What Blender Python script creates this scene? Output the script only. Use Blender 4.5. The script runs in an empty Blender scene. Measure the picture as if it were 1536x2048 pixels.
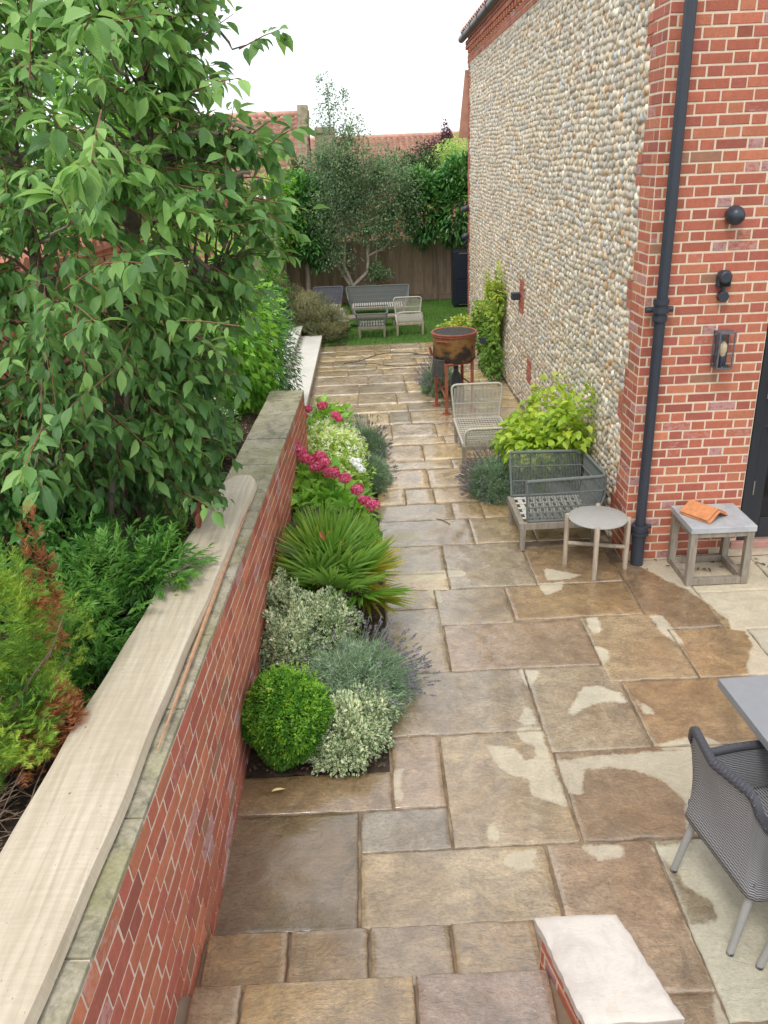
import bpy, math, random
import numpy as np
from mathutils import Vector, Matrix
PI = math.pi
rng = np.random.default_rng(7)
random.seed(7)
sc = bpy.context.scene
# ------------------------------------------------------------------ camera
CAM_H = 3.1907; FPX = 1628.6
RT = np.array([0.99894649, -0.02460123, -0.03873873])
UP = np.array([0.04533151, 0.39768354, 0.91640213])
FW = np.array([0.00713886, 0.91719277, -0.39837979])
cam = bpy.data.cameras.new('camera'); co = bpy.data.objects.new('camera', cam)
sc.collection.objects.link(co); sc.camera = co
cam.sensor_fit = 'HORIZONTAL'; cam.sensor_width = 36; cam.lens = FPX/1536*36
cam.clip_start = 0.05; cam.clip_end = 600
mw = Matrix.Identity(4)
for i in range(3):
    mw[i][0] = RT[i]; mw[i][1] = UP[i]; mw[i][2] = -FW[i]
mw[2][3] = CAM_H
co.matrix_world = mw
# ------------------------------------------------------------------ sky, sun, exposure (overcast)
SUN_EL, SUN_AZ = 58, 205       # degrees; azimuth measured from +y towards +x
w = bpy.data.worlds.new('World'); sc.world = w; w.use_nodes = True
nt = w.node_tree; nt.nodes.clear()
out = nt.nodes.new('ShaderNodeOutputWorld'); bg = nt.nodes.new('ShaderNodeBackground')
sky = nt.nodes.new('ShaderNodeTexSky'); sky.sky_type = 'NISHITA'; sky.sun_disc = False
sky.sun_elevation = math.radians(SUN_EL); sky.sun_rotation = math.radians(SUN_AZ)
mixc = nt.nodes.new('ShaderNodeMix'); mixc.data_type = 'RGBA'
tc = nt.nodes.new('ShaderNodeTexCoord'); nz = nt.nodes.new('ShaderNodeTexNoise')
nz.inputs['Scale'].default_value = 2.2; nz.inputs['Detail'].default_value = 4
rp = nt.nodes.new('ShaderNodeValToRGB')
rp.color_ramp.elements[0].color = (10.2, 10.8, 11.6, 1); rp.color_ramp.elements[1].color = (12.6, 12.8, 13.0, 1)
rp.color_ramp.elements[0].position = .3; rp.color_ramp.elements[1].position = .7
nt.links.new(tc.outputs['Generated'], nz.inputs['Vector']); nt.links.new(nz.outputs['Fac'], rp.inputs['Fac'])
mixc.inputs['Factor'].default_value = 0.9
nt.links.new(sky.outputs[0], mixc.inputs['A']); nt.links.new(rp.outputs[0], mixc.inputs['B'])
nt.links.new(mixc.outputs['Result'], bg.inputs['Color']); bg.inputs['Strength'].default_value = 0.1
nt.links.new(bg.outputs[0], out.inputs[0])
sun = bpy.data.lights.new('sun', 'SUN'); so = bpy.data.objects.new('sun', sun); sc.collection.objects.link(so)
sun.energy = 1.3; sun.angle = math.radians(14); sun.color = (1, .96, .9)
a, e = math.radians(SUN_AZ), math.radians(SUN_EL)
so.rotation_euler = Vector((math.sin(a)*math.cos(e), math.cos(a)*math.cos(e), math.sin(e))).to_track_quat('Z', 'Y').to_euler()
so.location = (0, -4, 20)
sc.view_settings.view_transform = 'Standard'; sc.view_settings.look = 'None'
sc.view_settings.exposure = 0.42; sc.view_settings.gamma = 1
# ------------------------------------------------------------------ measuring helper: photo pixel + one known world coordinate -> world point
def _ray(u, v): return FW + RT*(u-768)/FPX - UP*(v-1024)/FPX
def PZ(u, v, z=0.0):
    d = _ray(u, v); t = (z-CAM_H)/d[2]; return np.array([0, 0, CAM_H]) + d*t
def PX(u, v, x):
    d = _ray(u, v); return np.array([0, 0, CAM_H]) + d*(x/d[0])
def PY(u, v, y):
    d = _ray(u, v); return np.array([0, 0, CAM_H]) + d*(y/d[1])
# ------------------------------------------------------------------ node/material helpers
def setin(nd, k, v):
    s = nd.inputs[k]
    s.default_value = v
class Mat:
    def __init__(s, name, rough=.6, spec=.5, metal=0):
        s.m = bpy.data.materials.new(name); s.m.use_nodes = True; s.t = s.m.node_tree
        s.t.nodes.clear()
        s.out = s.t.nodes.new('ShaderNodeOutputMaterial'); s.b = s.t.nodes.new('ShaderNodeBsdfPrincipled')
        s.t.links.new(s.b.outputs[0], s.out.inputs[0])
        s.b.inputs['Roughness'].default_value = rough; s.b.inputs['Metallic'].default_value = metal
        s.b.inputs['Specular IOR Level'].default_value = spec
    def n(s, typ, **k):
        nd = s.t.nodes.new('ShaderNode'+typ)
        for a_, v_ in k.items():
            if hasattr(nd, a_): setattr(nd, a_, v_)
            else: nd.inputs[a_.replace('_', ' ')].default_value = v_
        return nd
    def l(s, a_, b_): s.t.links.new(a_, b_)
    def obj(s): return s.n('TexCoord').outputs['Object']
    def pos(s): return s.n('NewGeometry').outputs['Position']
    def uv(s): return s.n('UVMap', uv_map='UVMap').outputs[0]
    def attr(s, nm='tint'): return s.n('Attribute', attribute_name=nm)
    def mapping(s, vec, scale=(1, 1, 1), rot=(0, 0, 0)):
        m_ = s.n('Mapping'); m_.inputs['Scale'].default_value = scale; m_.inputs['Rotation'].default_value = rot
        s.l(vec, m_.inputs[0]); return m_.outputs[0]
    def noise(s, vec, scale, detail=4, rough=.55, dist=0):
        nd = s.n('TexNoise'); nd.inputs['Scale'].default_value = scale; nd.inputs['Detail'].default_value = detail
        nd.inputs['Roughness'].default_value = rough; nd.inputs['Distortion'].default_value = dist
        s.l(vec, nd.inputs['Vector']); return nd.outputs['Fac']
    def ramp(s, fac, stops):
        r = s.n('ValToRGB'); cr = r.color_ramp
        while len(cr.elements) < len(stops): cr.elements.new(.5)
        for el, (p_, c_) in zip(cr.elements, stops):
            el.position = p_; el.color = (c_, c_, c_, 1) if isinstance(c_, (int, float)) else (*c_, 1)
        s.l(fac, r.inputs[0]); return r.outputs[0]
    def mix(s, f, a_, b_, mode='MIX'):
        nd = s.n('Mix'); nd.data_type = 'RGBA'; nd.blend_type = mode
        for i_, v_ in (('Factor', f), ('A', a_), ('B', b_)):
            if isinstance(v_, (int, float)): nd.inputs[i_].default_value = v_ if i_ == 'Factor' else (v_, v_, v_, 1)
            elif isinstance(v_, tuple): nd.inputs[i_].default_value = (*v_, 1)
            else: s.l(v_, nd.inputs[i_])
        return nd.outputs['Result']
    def math(s, op, a_, b_=0.0, clamp=False):
        nd = s.n('Math'); nd.operation = op; nd.use_clamp = clamp
        for i_, v_ in ((0, a_), (1, b_)):
            if isinstance(v_, (int, float)): nd.inputs[i_].default_value = v_
            else: s.l(v_, nd.inputs[i_])
        return nd.outputs[0]
    def bump(s, h, strength=.4, dist=.01):
        nd = s.n('Bump'); nd.inputs['Strength'].default_value = strength; nd.inputs['Distance'].default_value = dist
        s.l(h, nd.inputs['Height']); s.l(nd.outputs[0], s.b.inputs['Normal']); return nd
    def col(s, c_):
        if isinstance(c_, tuple): s.b.inputs['Base Color'].default_value = (*c_, 1)
        else: s.l(c_, s.b.inputs['Base Color'])
        return s
    def rough(s, r): s.l(r, s.b.inputs['Roughness']); return s

def simple(name, c, rough=.6, var=.12, scale=30, metal=0, bump=.15, spec=.5):
    m = Mat(name, rough, spec, metal)
    f = m.noise(m.obj(), scale)
    lo = tuple(x*(1-var) for x in c); hi = tuple(min(1, x*(1+var)) for x in c)
    m.col(m.ramp(f, [(.3, lo), (.7, hi)]))
    if bump: m.bump(m.noise(m.obj(), scale*3), bump, .004)
    return m.m

def leafmat(name, c1, c2, c3, rough=.42, trans=.3, veins=0, margin=None, spec=.4, gain=1.55):
    """foliage: colour by per-leaf tint, veins from the leaf's own uv, light passing through"""
    m = Mat(name, rough, spec)
    t = m.attr().outputs['Fac']; g_ = 1.0 if gain is None else gain
    c1, c2, c3 = [tuple(min(.9, x*g_) for x in q_) for q_ in (c1, c2, c3)]
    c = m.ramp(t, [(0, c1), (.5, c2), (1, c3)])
    uv = m.uv(); sx = m.n('SeparateXYZ'); m.l(uv, sx.inputs[0])
    au = m.math('ABSOLUTE', m.math('SUBTRACT', sx.outputs[0], .5))
    if margin is not None:
        n_ = m.noise(m.pos(), 90, 2)
        k = m.math('GREATER_THAN', m.math('ADD', au, m.math('MULTIPLY', m.math('SUBTRACT', n_, .5), .25)), .2)
        c = m.mix(k, c, margin)
    if veins:
        mid = m.math('LESS_THAN', au, .035)
        wv = m.math('SINE', m.math('MULTIPLY', m.math('SUBTRACT', sx.outputs[1], m.math('MULTIPLY', au, .55)), veins))
        side = m.math('MULTIPLY', m.math('GREATER_THAN', wv, .8), .45)
        vv = m.math('MAXIMUM', mid, side)
        lt = m.mix(.45, c, (.22, .34, .12))
        c = m.mix(m.math('MULTIPLY', vv, .55), c, lt)
        m.bump(wv, .35, .0015)
    m.col(c)
    tr = m.n('BsdfTranslucent'); m.l(m.mix(.5, c, (.30, .50, .05), 'MULTIPLY') if False else c, tr.inputs[0])
    br = m.n('HueSaturation'); br.inputs['Value'].default_value = 1.6; br.inputs['Hue'].default_value = .485
    m.l(c, br.inputs['Color']); m.l(br.outputs[0], tr.inputs[0])
    mx = m.n('MixShader'); mx.inputs[0].default_value = trans
    m.l(m.b.outputs[0], mx.inputs[1]); m.l(tr.outputs[0], mx.inputs[2]); m.l(mx.outputs[0], m.out.inputs[0])
    return m.m
# ------------------------------------------------------------------ object helpers
def link(o, parent=None):
    sc.collection.objects.link(o)
    if parent is not None: o.parent = parent
    return o
def tag(o, label=None, cat=None, group=None, kind=None):
    if label: o['label'] = label
    if cat: o['category'] = cat
    if group: o['group'] = group
    if kind: o['kind'] = kind
    return o
def thing(name, loc=(0, 0, 0), rz=0, label=None, cat=None, group=None):
    o = bpy.data.objects.new(name, None); o.empty_display_size = .1
    o.location = tuple(float(c) for c in loc); o.rotation_euler = (0, 0, rz)
    return tag(link(o), label, cat, group)
def copy_tree(o, parent=None):
    c = o.copy(); sc.collection.objects.link(c)
    if parent is not None: c.parent = parent
    for ch in list(o.children): copy_tree(ch, c)
    return c
def rootof(o):
    while o.parent is not None: o = o.parent
    return o
def npmesh(name, V, faces, mats, parent=None, tint=None, uv=None, smooth=False, midx=None, col=None, origin=None):
    """V (n,3); faces: list of int arrays (m,k); tint (n,); uv (n,2); col (n,3)"""
    V = np.asarray(V, dtype=np.float32)
    if parent is not None:
        rt_ = rootof(parent); off = np.array(rt_.location, dtype=np.float32); V = V - off
        rz = rt_.rotation_euler[2]
        if rz:
            c_, s_ = math.cos(-rz), math.sin(-rz)
            V = V @ np.array([[c_, s_, 0], [-s_, c_, 0], [0, 0, 1]], dtype=np.float32)
    elif origin is not None:
        V = V - np.asarray(origin, dtype=np.float32)
    me = bpy.data.meshes.new(name)
    faces = [np.asarray(f_, dtype=np.int32) for f_ in faces if len(f_)]
    lv = np.concatenate([f_.ravel() for f_ in faces]); cnt = np.concatenate([np.full(len(f_), f_.shape[1], np.int32) for f_ in faces])
    st = np.concatenate([[0], np.cumsum(cnt)[:-1]]).astype(np.int32)
    me.vertices.add(len(V)); me.vertices.foreach_set('co', V.ravel())
    me.loops.add(len(lv)); me.loops.foreach_set('vertex_index', lv)
    me.polygons.add(len(cnt)); me.polygons.foreach_set('loop_start', st); me.polygons.foreach_set('loop_total', cnt)
    if midx is not None: me.polygons.foreach_set('material_index', np.asarray(midx, np.int32))
    me.polygons.foreach_set('use_smooth', np.full(len(cnt), smooth))
    for m_ in (mats if isinstance(mats, (list, tuple)) else [mats]): me.materials.append(m_)
    me.update(calc_edges=True)
    if tint is not None:
        at = me.attributes.new('tint', 'FLOAT', 'POINT'); at.data.foreach_set('value', np.asarray(tint, np.float32))
    if col is not None:
        at = me.attributes.new('bcol', 'FLOAT_COLOR', 'POINT')
        at.data.foreach_set('color', np.concatenate([np.asarray(col, np.float32), np.ones((len(V), 1), np.float32)], 1).ravel())
    if uv is not None:
        ul = me.uv_layers.new(name='UVMap'); ul.data.foreach_set('uv', np.asarray(uv, np.float32)[lv].ravel())
    me.validate()
    o = bpy.data.objects.new(name, me)
    if parent is None and origin is not None: o.location = tuple(float(c) for c in origin)
    return link(o, parent)

class MB:
    """collects boxes, bars, tubes, lathes in world coordinates; one object at the end"""
    def __init__(s): s.v = []; s.f = []; s.n = 0
    def add(s, V, F):
        s.v.extend([tuple(map(float, p)) for p in V]); s.f.extend([tuple(i+s.n for i in q) for q in F]); s.n = len(s.v); return s
    def box(s, x0, x1, y0, y1, z0, z1, rz=0, c=None):
        V = [(x, y, z) for z in (z0, z1) for y in (y0, y1) for x in (x0, x1)]
        if rz:
            cx, cy = c or ((x0+x1)/2, (y0+y1)/2); C_, S_ = math.cos(rz), math.sin(rz)
            V = [(cx+(x-cx)*C_-(y-cy)*S_, cy+(x-cx)*S_+(y-cy)*C_, z) for x, y, z in V]
        return s.add(V, [(0, 2, 3, 1), (4, 5, 7, 6), (0, 1, 5, 4), (2, 6, 7, 3), (0, 4, 6, 2), (1, 3, 7, 5)])
    def hexa(s, b, t):
        """prism from 4 bottom and 4 top points (same order)"""
        return s.add(list(b)+list(t), [(3, 2, 1, 0), (4, 5, 6, 7), (0, 1, 5, 4), (1, 2, 6, 5), (2, 3, 7, 6), (3, 0, 4, 7)])
    def tube(s, pts, r, n=8, cap=True):
        pts = [Vector([float(c) for c in p]) for p in pts]
        rs = r if isinstance(r, (list, tuple)) else [r]*len(pts)
        V = []; F = []; up = None
        for i, p in enumerate(pts):
            d = (pts[min(i+1, len(pts)-1)]-pts[max(i-1, 0)])
            if d.length < 1e-9: d = Vector((0, 0, 1))
            d.normalize()
            if up is None: up = Vector((0, 0, 1)) if abs(d.z) < .9 else Vector((1, 0, 0))
            a_ = d.cross(up)
            if a_.length < 1e-4: a_ = d.cross(Vector((1, 0, 0)))
            a_.normalize(); b_ = a_.cross(d).normalized(); up = b_
            for k in range(n):
                t_ = 2*PI*k/n; V.append(p+a_*math.cos(t_)*rs[i]+b_*math.sin(t_)*rs[i])
        for i in range(len(pts)-1):
            for k in range(n):
                k2 = (k+1) % n; F.append((i*n+k, i*n+k2, (i+1)*n+k2, (i+1)*n+k))
        if cap:
            F.append(tuple(range(n))[::-1]); F.append(tuple((len(pts)-1)*n+k for k in range(n)))
        return s.add(V, F)
    def lathe(s, prof, cx, cy, n=32, closed=False):
        V = []; F = []
        for r, z in prof:
            for k in range(n): V.append((cx+r*math.cos(2*PI*k/n), cy+r*math.sin(2*PI*k/n), z))
        m_ = len(prof)
        for i in range(m_-1 if not closed else m_):
            j = (i+1) % m_
            for k in range(n): F.append((i*n+k, i*n+(k+1) % n, j*n+(k+1) % n, j*n+k))
        if not closed:
            F.append(tuple(range(n))[::-1]); F.append(tuple((m_-1)*n+k for k in range(n)))
        return s.add(V, F)
    def build(s, name, mat, parent=None, bevel=0, smooth=False, subd=0, origin=None):
        V = np.array(s.v, dtype=np.float64)
        if parent is not None:
            rt_ = rootof(parent); V = V - np.array(rt_.location); rz = rt_.rotation_euler[2]
            if rz:
                c_, s_ = math.cos(-rz), math.sin(-rz)
                V = V @ np.array([[c_, s_, 0], [-s_, c_, 0], [0, 0, 1]])
        elif origin is not None: V = V - np.array(origin, dtype=float)
        me = bpy.data.meshes.new(name); me.from_pydata([tuple(p) for p in V], [], s.f); me.validate()
        me.materials.append(mat)
        if smooth: me.polygons.foreach_set('use_smooth', [True]*len(me.polygons))
        o = bpy.data.objects.new(name, me)
        if parent is None and origin is not None: o.location = tuple(float(c) for c in origin)
        link(o, parent)
        if bevel:
            b = o.modifiers.new('bevel', 'BEVEL'); b.width = bevel; b.segments = 2; b.limit_method = 'ANGLE'
        if smooth and not subd:
            try:
                me.set_sharp_from_angle(angle=math.radians(40))
            except Exception: pass
        return o
# ------------------------------------------------------------------ instanced leaf meshes merged by numpy
def T_leaf(curl=.25, fold=.22, w=.5, obov=False):
    """ovate leaf, unit length along y, droops along its length, folded on the midrib; tip drawn to a point"""
    ys = [0, .18, .42, .68, .88, 1.08]; ws = [.02, .55, .95, .90, .42, .0] if obov else [.02, .72, 1.0, .78, .32, .0]
    V = []; U = []
    for y, ww in zip(ys, ws):
        z = -curl*y*y
        for sx in (-1, 0, 1):
            V.append((sx*ww*w*.5, y, z+abs(sx)*ww*w*.5*fold*2)); U.append((.5+.5*sx*ww, y/1.08))
    F = []
    for i in range(5):
        for k in range(2):
            a_ = i*3+k; F.append((a_, a_+1, a_+4, a_+3))
    return np.array(V), [np.array(F)], np.array(U)
def T_small(w=.55, fold=.15):
    V = [(0, 0, 0), (w*.5, .45, fold), (0, 1, 0), (-w*.5, .45, fold), (0, .45, 0)]
    return np.array(V), [np.array([(0, 1, 4), (1, 2, 4), (2, 3, 4), (3, 0, 4)])], np.array([(.5, 0), (1, .45), (.5, 1), (0, .45), (.5, .45)])
def T_blade(w=.05, curl=.1, seg=3, fold=0.0):
    V = []; U = []
    for i in range(seg+1):
        y = i/seg; ww = w*(1-.9*y**1.5)*(.6+.8*min(1, y*3) if i < 1 else 1)
        z = -curl*y*y
        V += [(-ww/2, y, z+fold*ww), (0, y, z), (ww/2, y, z+fold*ww)]; U += [(0, y), (.5, y), (1, y)]
    F = []
    for i in range(seg):
        for k in range(2):
            a_ = i*3+k; F.append((a_, a_+1, a_+4, a_+3))
    return np.array(V), [np.array(F)], np.array(U)
def T_needle(w=.06):
    return np.array([(-w/2, 0, 0), (w/2, 0, 0), (0, 1, 0)]), [np.array([(0, 1, 2)])], np.array([(0, 0), (1, 0), (.5, 1)])
def nrm(a_): return a_/np.maximum(np.linalg.norm(a_, axis=-1, keepdims=True), 1e-9)
def rnd_unit(n): return nrm(rng.normal(size=(n, 3)))
def inst(T, P, D, Nn, S, tint, W=None):
    """place template T at P, length along D, normal near Nn, size S. returns V,F,tint,uv"""
    V, Fs, U = T; n = len(P); D = nrm(D); X = nrm(np.cross(D, Nn)); Z = np.cross(X, D)
    S = np.broadcast_to(S, (n,)); W = S if W is None else np.broadcast_to(W, (n,))
    R_ = (V[None, :, 0, None]*X[:, None, :]*W[:, None, None] + V[None, :, 1, None]*D[:, None, :]*S[:, None, None]
          + V[None, :, 2, None]*Z[:, None, :]*S[:, None, None]) + P[:, None, :]
    k = len(V); offs = (np.arange(n)*k)[:, None, None]
    FF = [(f_[None]+offs).reshape(-1, f_.shape[1]) for f_ in Fs]
    return R_.reshape(-1, 3), FF, np.repeat(np.broadcast_to(tint, (n,)), k), np.tile(U, (n, 1))
def merge(parts):
    V = []; Fd = {}; t = []; u = []; off = 0
    for v, fs, tt, uu in parts:
        V.append(v); t.append(tt); u.append(uu)
        for f_ in fs: Fd.setdefault(f_.shape[1], []).append(f_+off)
        off += len(v)
    return np.concatenate(V), [np.concatenate(x) for x in Fd.values()], np.concatenate(t), np.concatenate(u)
def foliage(name, parts, mat, parent=None, smooth=False, **k):
    V, F, t, u = merge(parts); return npmesh(name, V, F, mat, parent, tint=t, uv=u, smooth=smooth, **k)
def cl(x): return np.clip(x, 0, 1)
def lump(P, s=6.0, seed=0):
    """smooth pseudo noise 0..1 for clump tints and lumpy outlines"""
    r_ = np.random.default_rng(seed); o = np.zeros(len(P))
    for i in range(5):
        k_ = r_.normal(size=3)*s; o += np.sin(P@k_+r_.uniform(0, 6.3))
    return cl(.5+o/6)
# ================================================================== SETTING: ground, paving, lawn
def m_soil():
    m = Mat('soil', .9); p = m.pos()
    c = m.ramp(m.noise(p, 14, 8, .7), [(.3, (.030, .020, .013)), (.55, (.075, .05, .033)), (.75, (.16, .11, .075))])
    m.col(c); m.bump(m.noise(p, 40, 6, .7), 1, .03); return m.m
SOIL = m_soil()
def m_stone():
    """wet riven sandstone; 'bcol' slab colour, 'dry' field in tint: >0.5 dry. Veins and puddles procedural"""
    m = Mat('wet_sandstone', .3, 1.0); p = m.pos(); m.b.inputs['Coat IOR'].default_value = 1.75
    m.b.inputs['Coat Roughness'].default_value = .11
    sc_ = m.attr('bcol').outputs['Color']
    big = m.noise(p, 1.7, 5, .6, .6); mid = m.noise(p, 7, 6, .65, .8); fine = m.noise(p, 55, 5, .65)
    grain = m.noise(m.mapping(p, (1, 2.6, 1), (0, 0, .5)), 16, 7, .7, 1.4)
    c = m.mix(.75, sc_, m.ramp(mid, [(.28, .5), (.5, 1.0), (.72, 1.5)]), 'MULTIPLY')
    c = m.mix(.6, c, m.ramp(grain, [(.32, .55), (.5, 1.0), (.68, 1.35)]), 'MULTIPLY')
    c = m.mix(m.ramp(big, [(.48, 0), (.75, .5)]), c, (.33, .20, .09), 'MIX')
    c = m.mix(m.ramp(m.noise(p, 2.6, 8, .74, .8), [(.46, 0), (.64, .55)]), c, (.135, .085, .042), 'MIX')
    c = m.mix(m.ramp(m.noise(p, 70, 4, .7), [(.55, 0), (.68, .45)]), c, (.09, .055, .03), 'MIX')
    c = m.mix(.45, c, m.ramp(fine, [(.3, .6), (.7, 1.35)]), 'MULTIPLY')
    c = m.mix(m.ramp(m.noise(p, 120, 3), [(.66, 0), (.72, .5)]), c, (.05, .035, .02), 'MIX')
    n2 = m.noise(p, 9, 9, .78, .8)
    fld = m.math('ADD', m.attr('tint').outputs['Fac'], m.math('MULTIPLY', m.math('SUBTRACT', n2, .5), .55))
    dry = m.ramp(fld, [(.45, 0), (.55, 1)])
    dc = m.mix(.65, m.mix(.55, sc_, (.62, .56, .42), 'MIX'), m.ramp(fine, [(.3, .8), (.7, 1.2)]), 'MULTIPLY')
    dc = m.mix(.7, dc, m.ramp(mid, [(.25, .72), (.75, 1.25)]), 'MULTIPLY')
    dc = m.mix(m.ramp(big, [(.5, 0), (.7, .5)]), dc, (.40, .37, .27))
    dc = m.mix(1, dc, m.ramp(m.attr('tint').outputs['Fac'], [(0, 1.0), (1, 1.0)]), 'MULTIPLY')
    c = m.mix(1, c, (.96, .89, .76), 'MULTIPLY')
    m.col(m.mix(dry, c, dc))
    pud = m.ramp(m.noise(p, 1.3, 3, .5, .3), [(.42, .10), (.62, .30)])
    r = m.mix(dry, pud, .75); m.rough(r)
    cwt = m.mix(dry, m.ramp(m.noise(p, 1.9, 4, .6, .4), [(.3, .55), (.55, 1.0)]), 0.0); m.l(cwt, m.b.inputs['Coat Weight'])
    h = m.math('ADD', m.math('MULTIPLY', grain, .7), m.math('MULTIPLY', fine, .35))
    h = m.math('ADD', h, m.math('MULTIPLY', mid, 1.2))
    b = m.bump(h, .75, .013)
    cb = m.n('Bump'); cb.inputs['Strength'].default_value = .25; cb.inputs['Distance'].default_value = .006; m.l(m.math('ADD', mid, m.math('MULTIPLY', grain, .5)), cb.inputs['Height']); m.l(cb.outputs[0], m.b.inputs['Coat Normal'])
    return m.m
STONE = m_stone()
def poly_sd(P, poly):
    """signed distance (positive inside) of points to polygon"""
    poly = np.asarray(poly); n = len(poly); d = np.full(len(P), 1e9); ins = np.zeros(len(P), bool)
    for i in range(n):
        a_, b_ = poly[i], poly[(i+1) % n]; e_ = b_-a_; w_ = P-a_
        t_ = np.clip((w_@e_)/max(e_@e_, 1e-9), 0, 1); d = np.minimum(d, np.linalg.norm(w_-t_[:, None]*e_, axis=1))
        c1 = (a_[1] <= P[:, 1]) != (b_[1] <= P[:, 1])
        with np.errstate(divide='ignore', invalid='ignore'):
            xi = a_[0]+(P[:, 1]-a_[1])/(b_[1]-a_[1])*(b_[0]-a_[0])
        ins ^= c1 & (P[:, 0] < xi)
    return np.where(ins, d, -d)
def pzpoly(pts): return [PZ(u, v)[:2] for u, v in pts]
DRY = [pzpoly(q) for q in [
 [(1032, 1457), (1082, 1457), (1100, 1520), (1120, 1570), (1142, 1618), (1105, 1602), (1062, 1592), (1062, 1560), (1010, 1545), (985, 1520), (975, 1492), (1000, 1492), (1030, 1497), (1050, 1520), (1072, 1516), (1068, 1495), (1040, 1478)],
 [(1108, 1520), (1230, 1510), (1420, 1495), (1425, 1670), (1375, 1665), (1368, 1600), (1330, 1565), (1285, 1545), (1220, 1535), (1170, 1540), (1165, 1590), (1140, 1590), (1125, 1560)],
 [(1135, 1425), (1165, 1375), (1200, 1370), (1240, 1385), (1258, 1408), (1215, 1402), (1180, 1410), (1150, 1430)],
 [(1037, 1338), (1080, 1342), (1070, 1362), (1052, 1375)], [(1038, 1440), (1050, 1412), (1068, 1425), (1072, 1450), (1045, 1452)],
 [(1270, 1400), (1300, 1415), (1315, 1432), (1290, 1428)], [(1315, 1490), (1400, 1470), (1450, 1490), (1400, 1500), (1325, 1500)],
 [(1170, 1235), (1195, 1235), (1205, 1262), (1185, 1268)], [(1300, 1232), (1325, 1232), (1360, 1275), (1372, 1298), (1345, 1280), (1320, 1262)],
 [(1078, 1168), (1130, 1163), (1120, 1182), (1090, 1190)], [(1205, 1330), (1222, 1318), (1215, 1300), (1190, 1292)],
 [(1255, 1120), (1330, 1160), (1375, 1180), (1420, 1210), (1455, 1240), (1462, 1258), (1490, 1262), (1503, 1290), (1492, 1350), (1700, 1360), (1700, 1050), (1300, 1080)],
 [(786, 1540), (806, 1537), (800, 1565), (808, 1602), (786, 1600)], [(1000, 1725), (1020, 1706), (1068, 1700), (1072, 1738), (1040, 1742)],
 [(975, 1655), (985, 1648), (1000, 1665), (996, 1682), (980, 1680)],
 [(1300, 1695), (1400, 1680), (1480, 1690), (1700, 1650), (1700, 2100), (1440, 2100), (1420, 1960), (1370, 1850), (1440, 1840), (1425, 1800), (1370, 1770), (1350, 1735)],
 [(768, 1068), (800, 1060), (838, 1066), (838, 1085), (772, 1086)], [(780, 1160), (800, 1145), (925, 1140), (932, 1152), (860, 1160), (800, 1168)],
 [(850, 1178), (880, 1175), (885, 1205), (868, 1200)], [(1085, 1136), (1160, 1150), (1140, 1158), (1095, 1160)],
 [(1160, 1690), (1240, 1690), (1250, 1712), (1200, 1722)] ]]
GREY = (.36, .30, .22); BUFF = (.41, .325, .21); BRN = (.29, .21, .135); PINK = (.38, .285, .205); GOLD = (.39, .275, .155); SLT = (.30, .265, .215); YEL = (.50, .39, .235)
GRN = (.36, .34, .255); DRK = (.17, .125, .075)
slabs = [  # x0,x1,y0,y1,colour,step
 (-.86, -.17, 2.62, 3.36, DRK), (-.17, .30, 3.07, 3.36, SLT), (-.86, .01, 3.36, 3.66, BRN), (.01, .30, 3.36, 3.95, PINK),
 (.30, .95, 3.07, 3.95, BUFF), (-.17, .76, 2.62, 3.07, BUFF), (.76, 1.30, 2.25, 3.07, PINK), (.76, 1.30, 1.3, 2.25, BRN),
 (1.30, 1.95, 2.12, 3.07, GRN), (1.30, 1.95, 1.2, 2.12, GRN), (1.95, 2.9, 1.2, 3.07, GRN), (.95, 1.75, 3.07, 3.75, BRN), (1.75, 2.6, 3.07, 3.75, GREY),
 (.93, 1.53, 3.75, 4.60, GREY), (1.53, 2.35, 3.75, 4.40, GOLD), (.01, .93, 3.95, 4.60, GREY), (.30, .93, 3.95, 3.951, GREY),
 (.44, 1.46, 4.60, 5.19, PINK), (1.46, 2.05, 4.40, 5.22, BUFF), (.01, .44, 4.60, 5.45, GREY), (2.05, 2.6, 4.40, 5.0, GOLD), (2.35, 3.2, 3.75, 4.40, GREY),
 (.42, .98, 5.19, 5.74, GREY), (.98, 1.95, 5.22, 5.74, GOLD), (1.95, 2.45, 5.0, 6.08, BRN), (2.45, 3.1, 4.95, 5.5, BUFF), (2.45, 3.1, 5.5, 6.08, YEL), (2.6, 3.4, 4.40, 4.95, GREY),
 (.01, .42, 5.45, 5.74, BUFF), (.01, .55, 5.74, 6.02, YEL), (.55, 1.25, 5.74, 6.55, GREY), (1.25, 1.95, 5.74, 6.40, BRN), (.01, .55, 6.02, 6.55, BUFF),
 (3.1, 4.2, 4.95, 6.08, GREY), (3.2, 4.4, 3.2, 4.40, GREY), (2.6, 3.6, 2.2, 3.75, GREY), (.3, .76, 1.2, 2.62, BRN)]
slabs = [s_ for s_ in slabs if s_[3]-s_[2] > .05]
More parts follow.
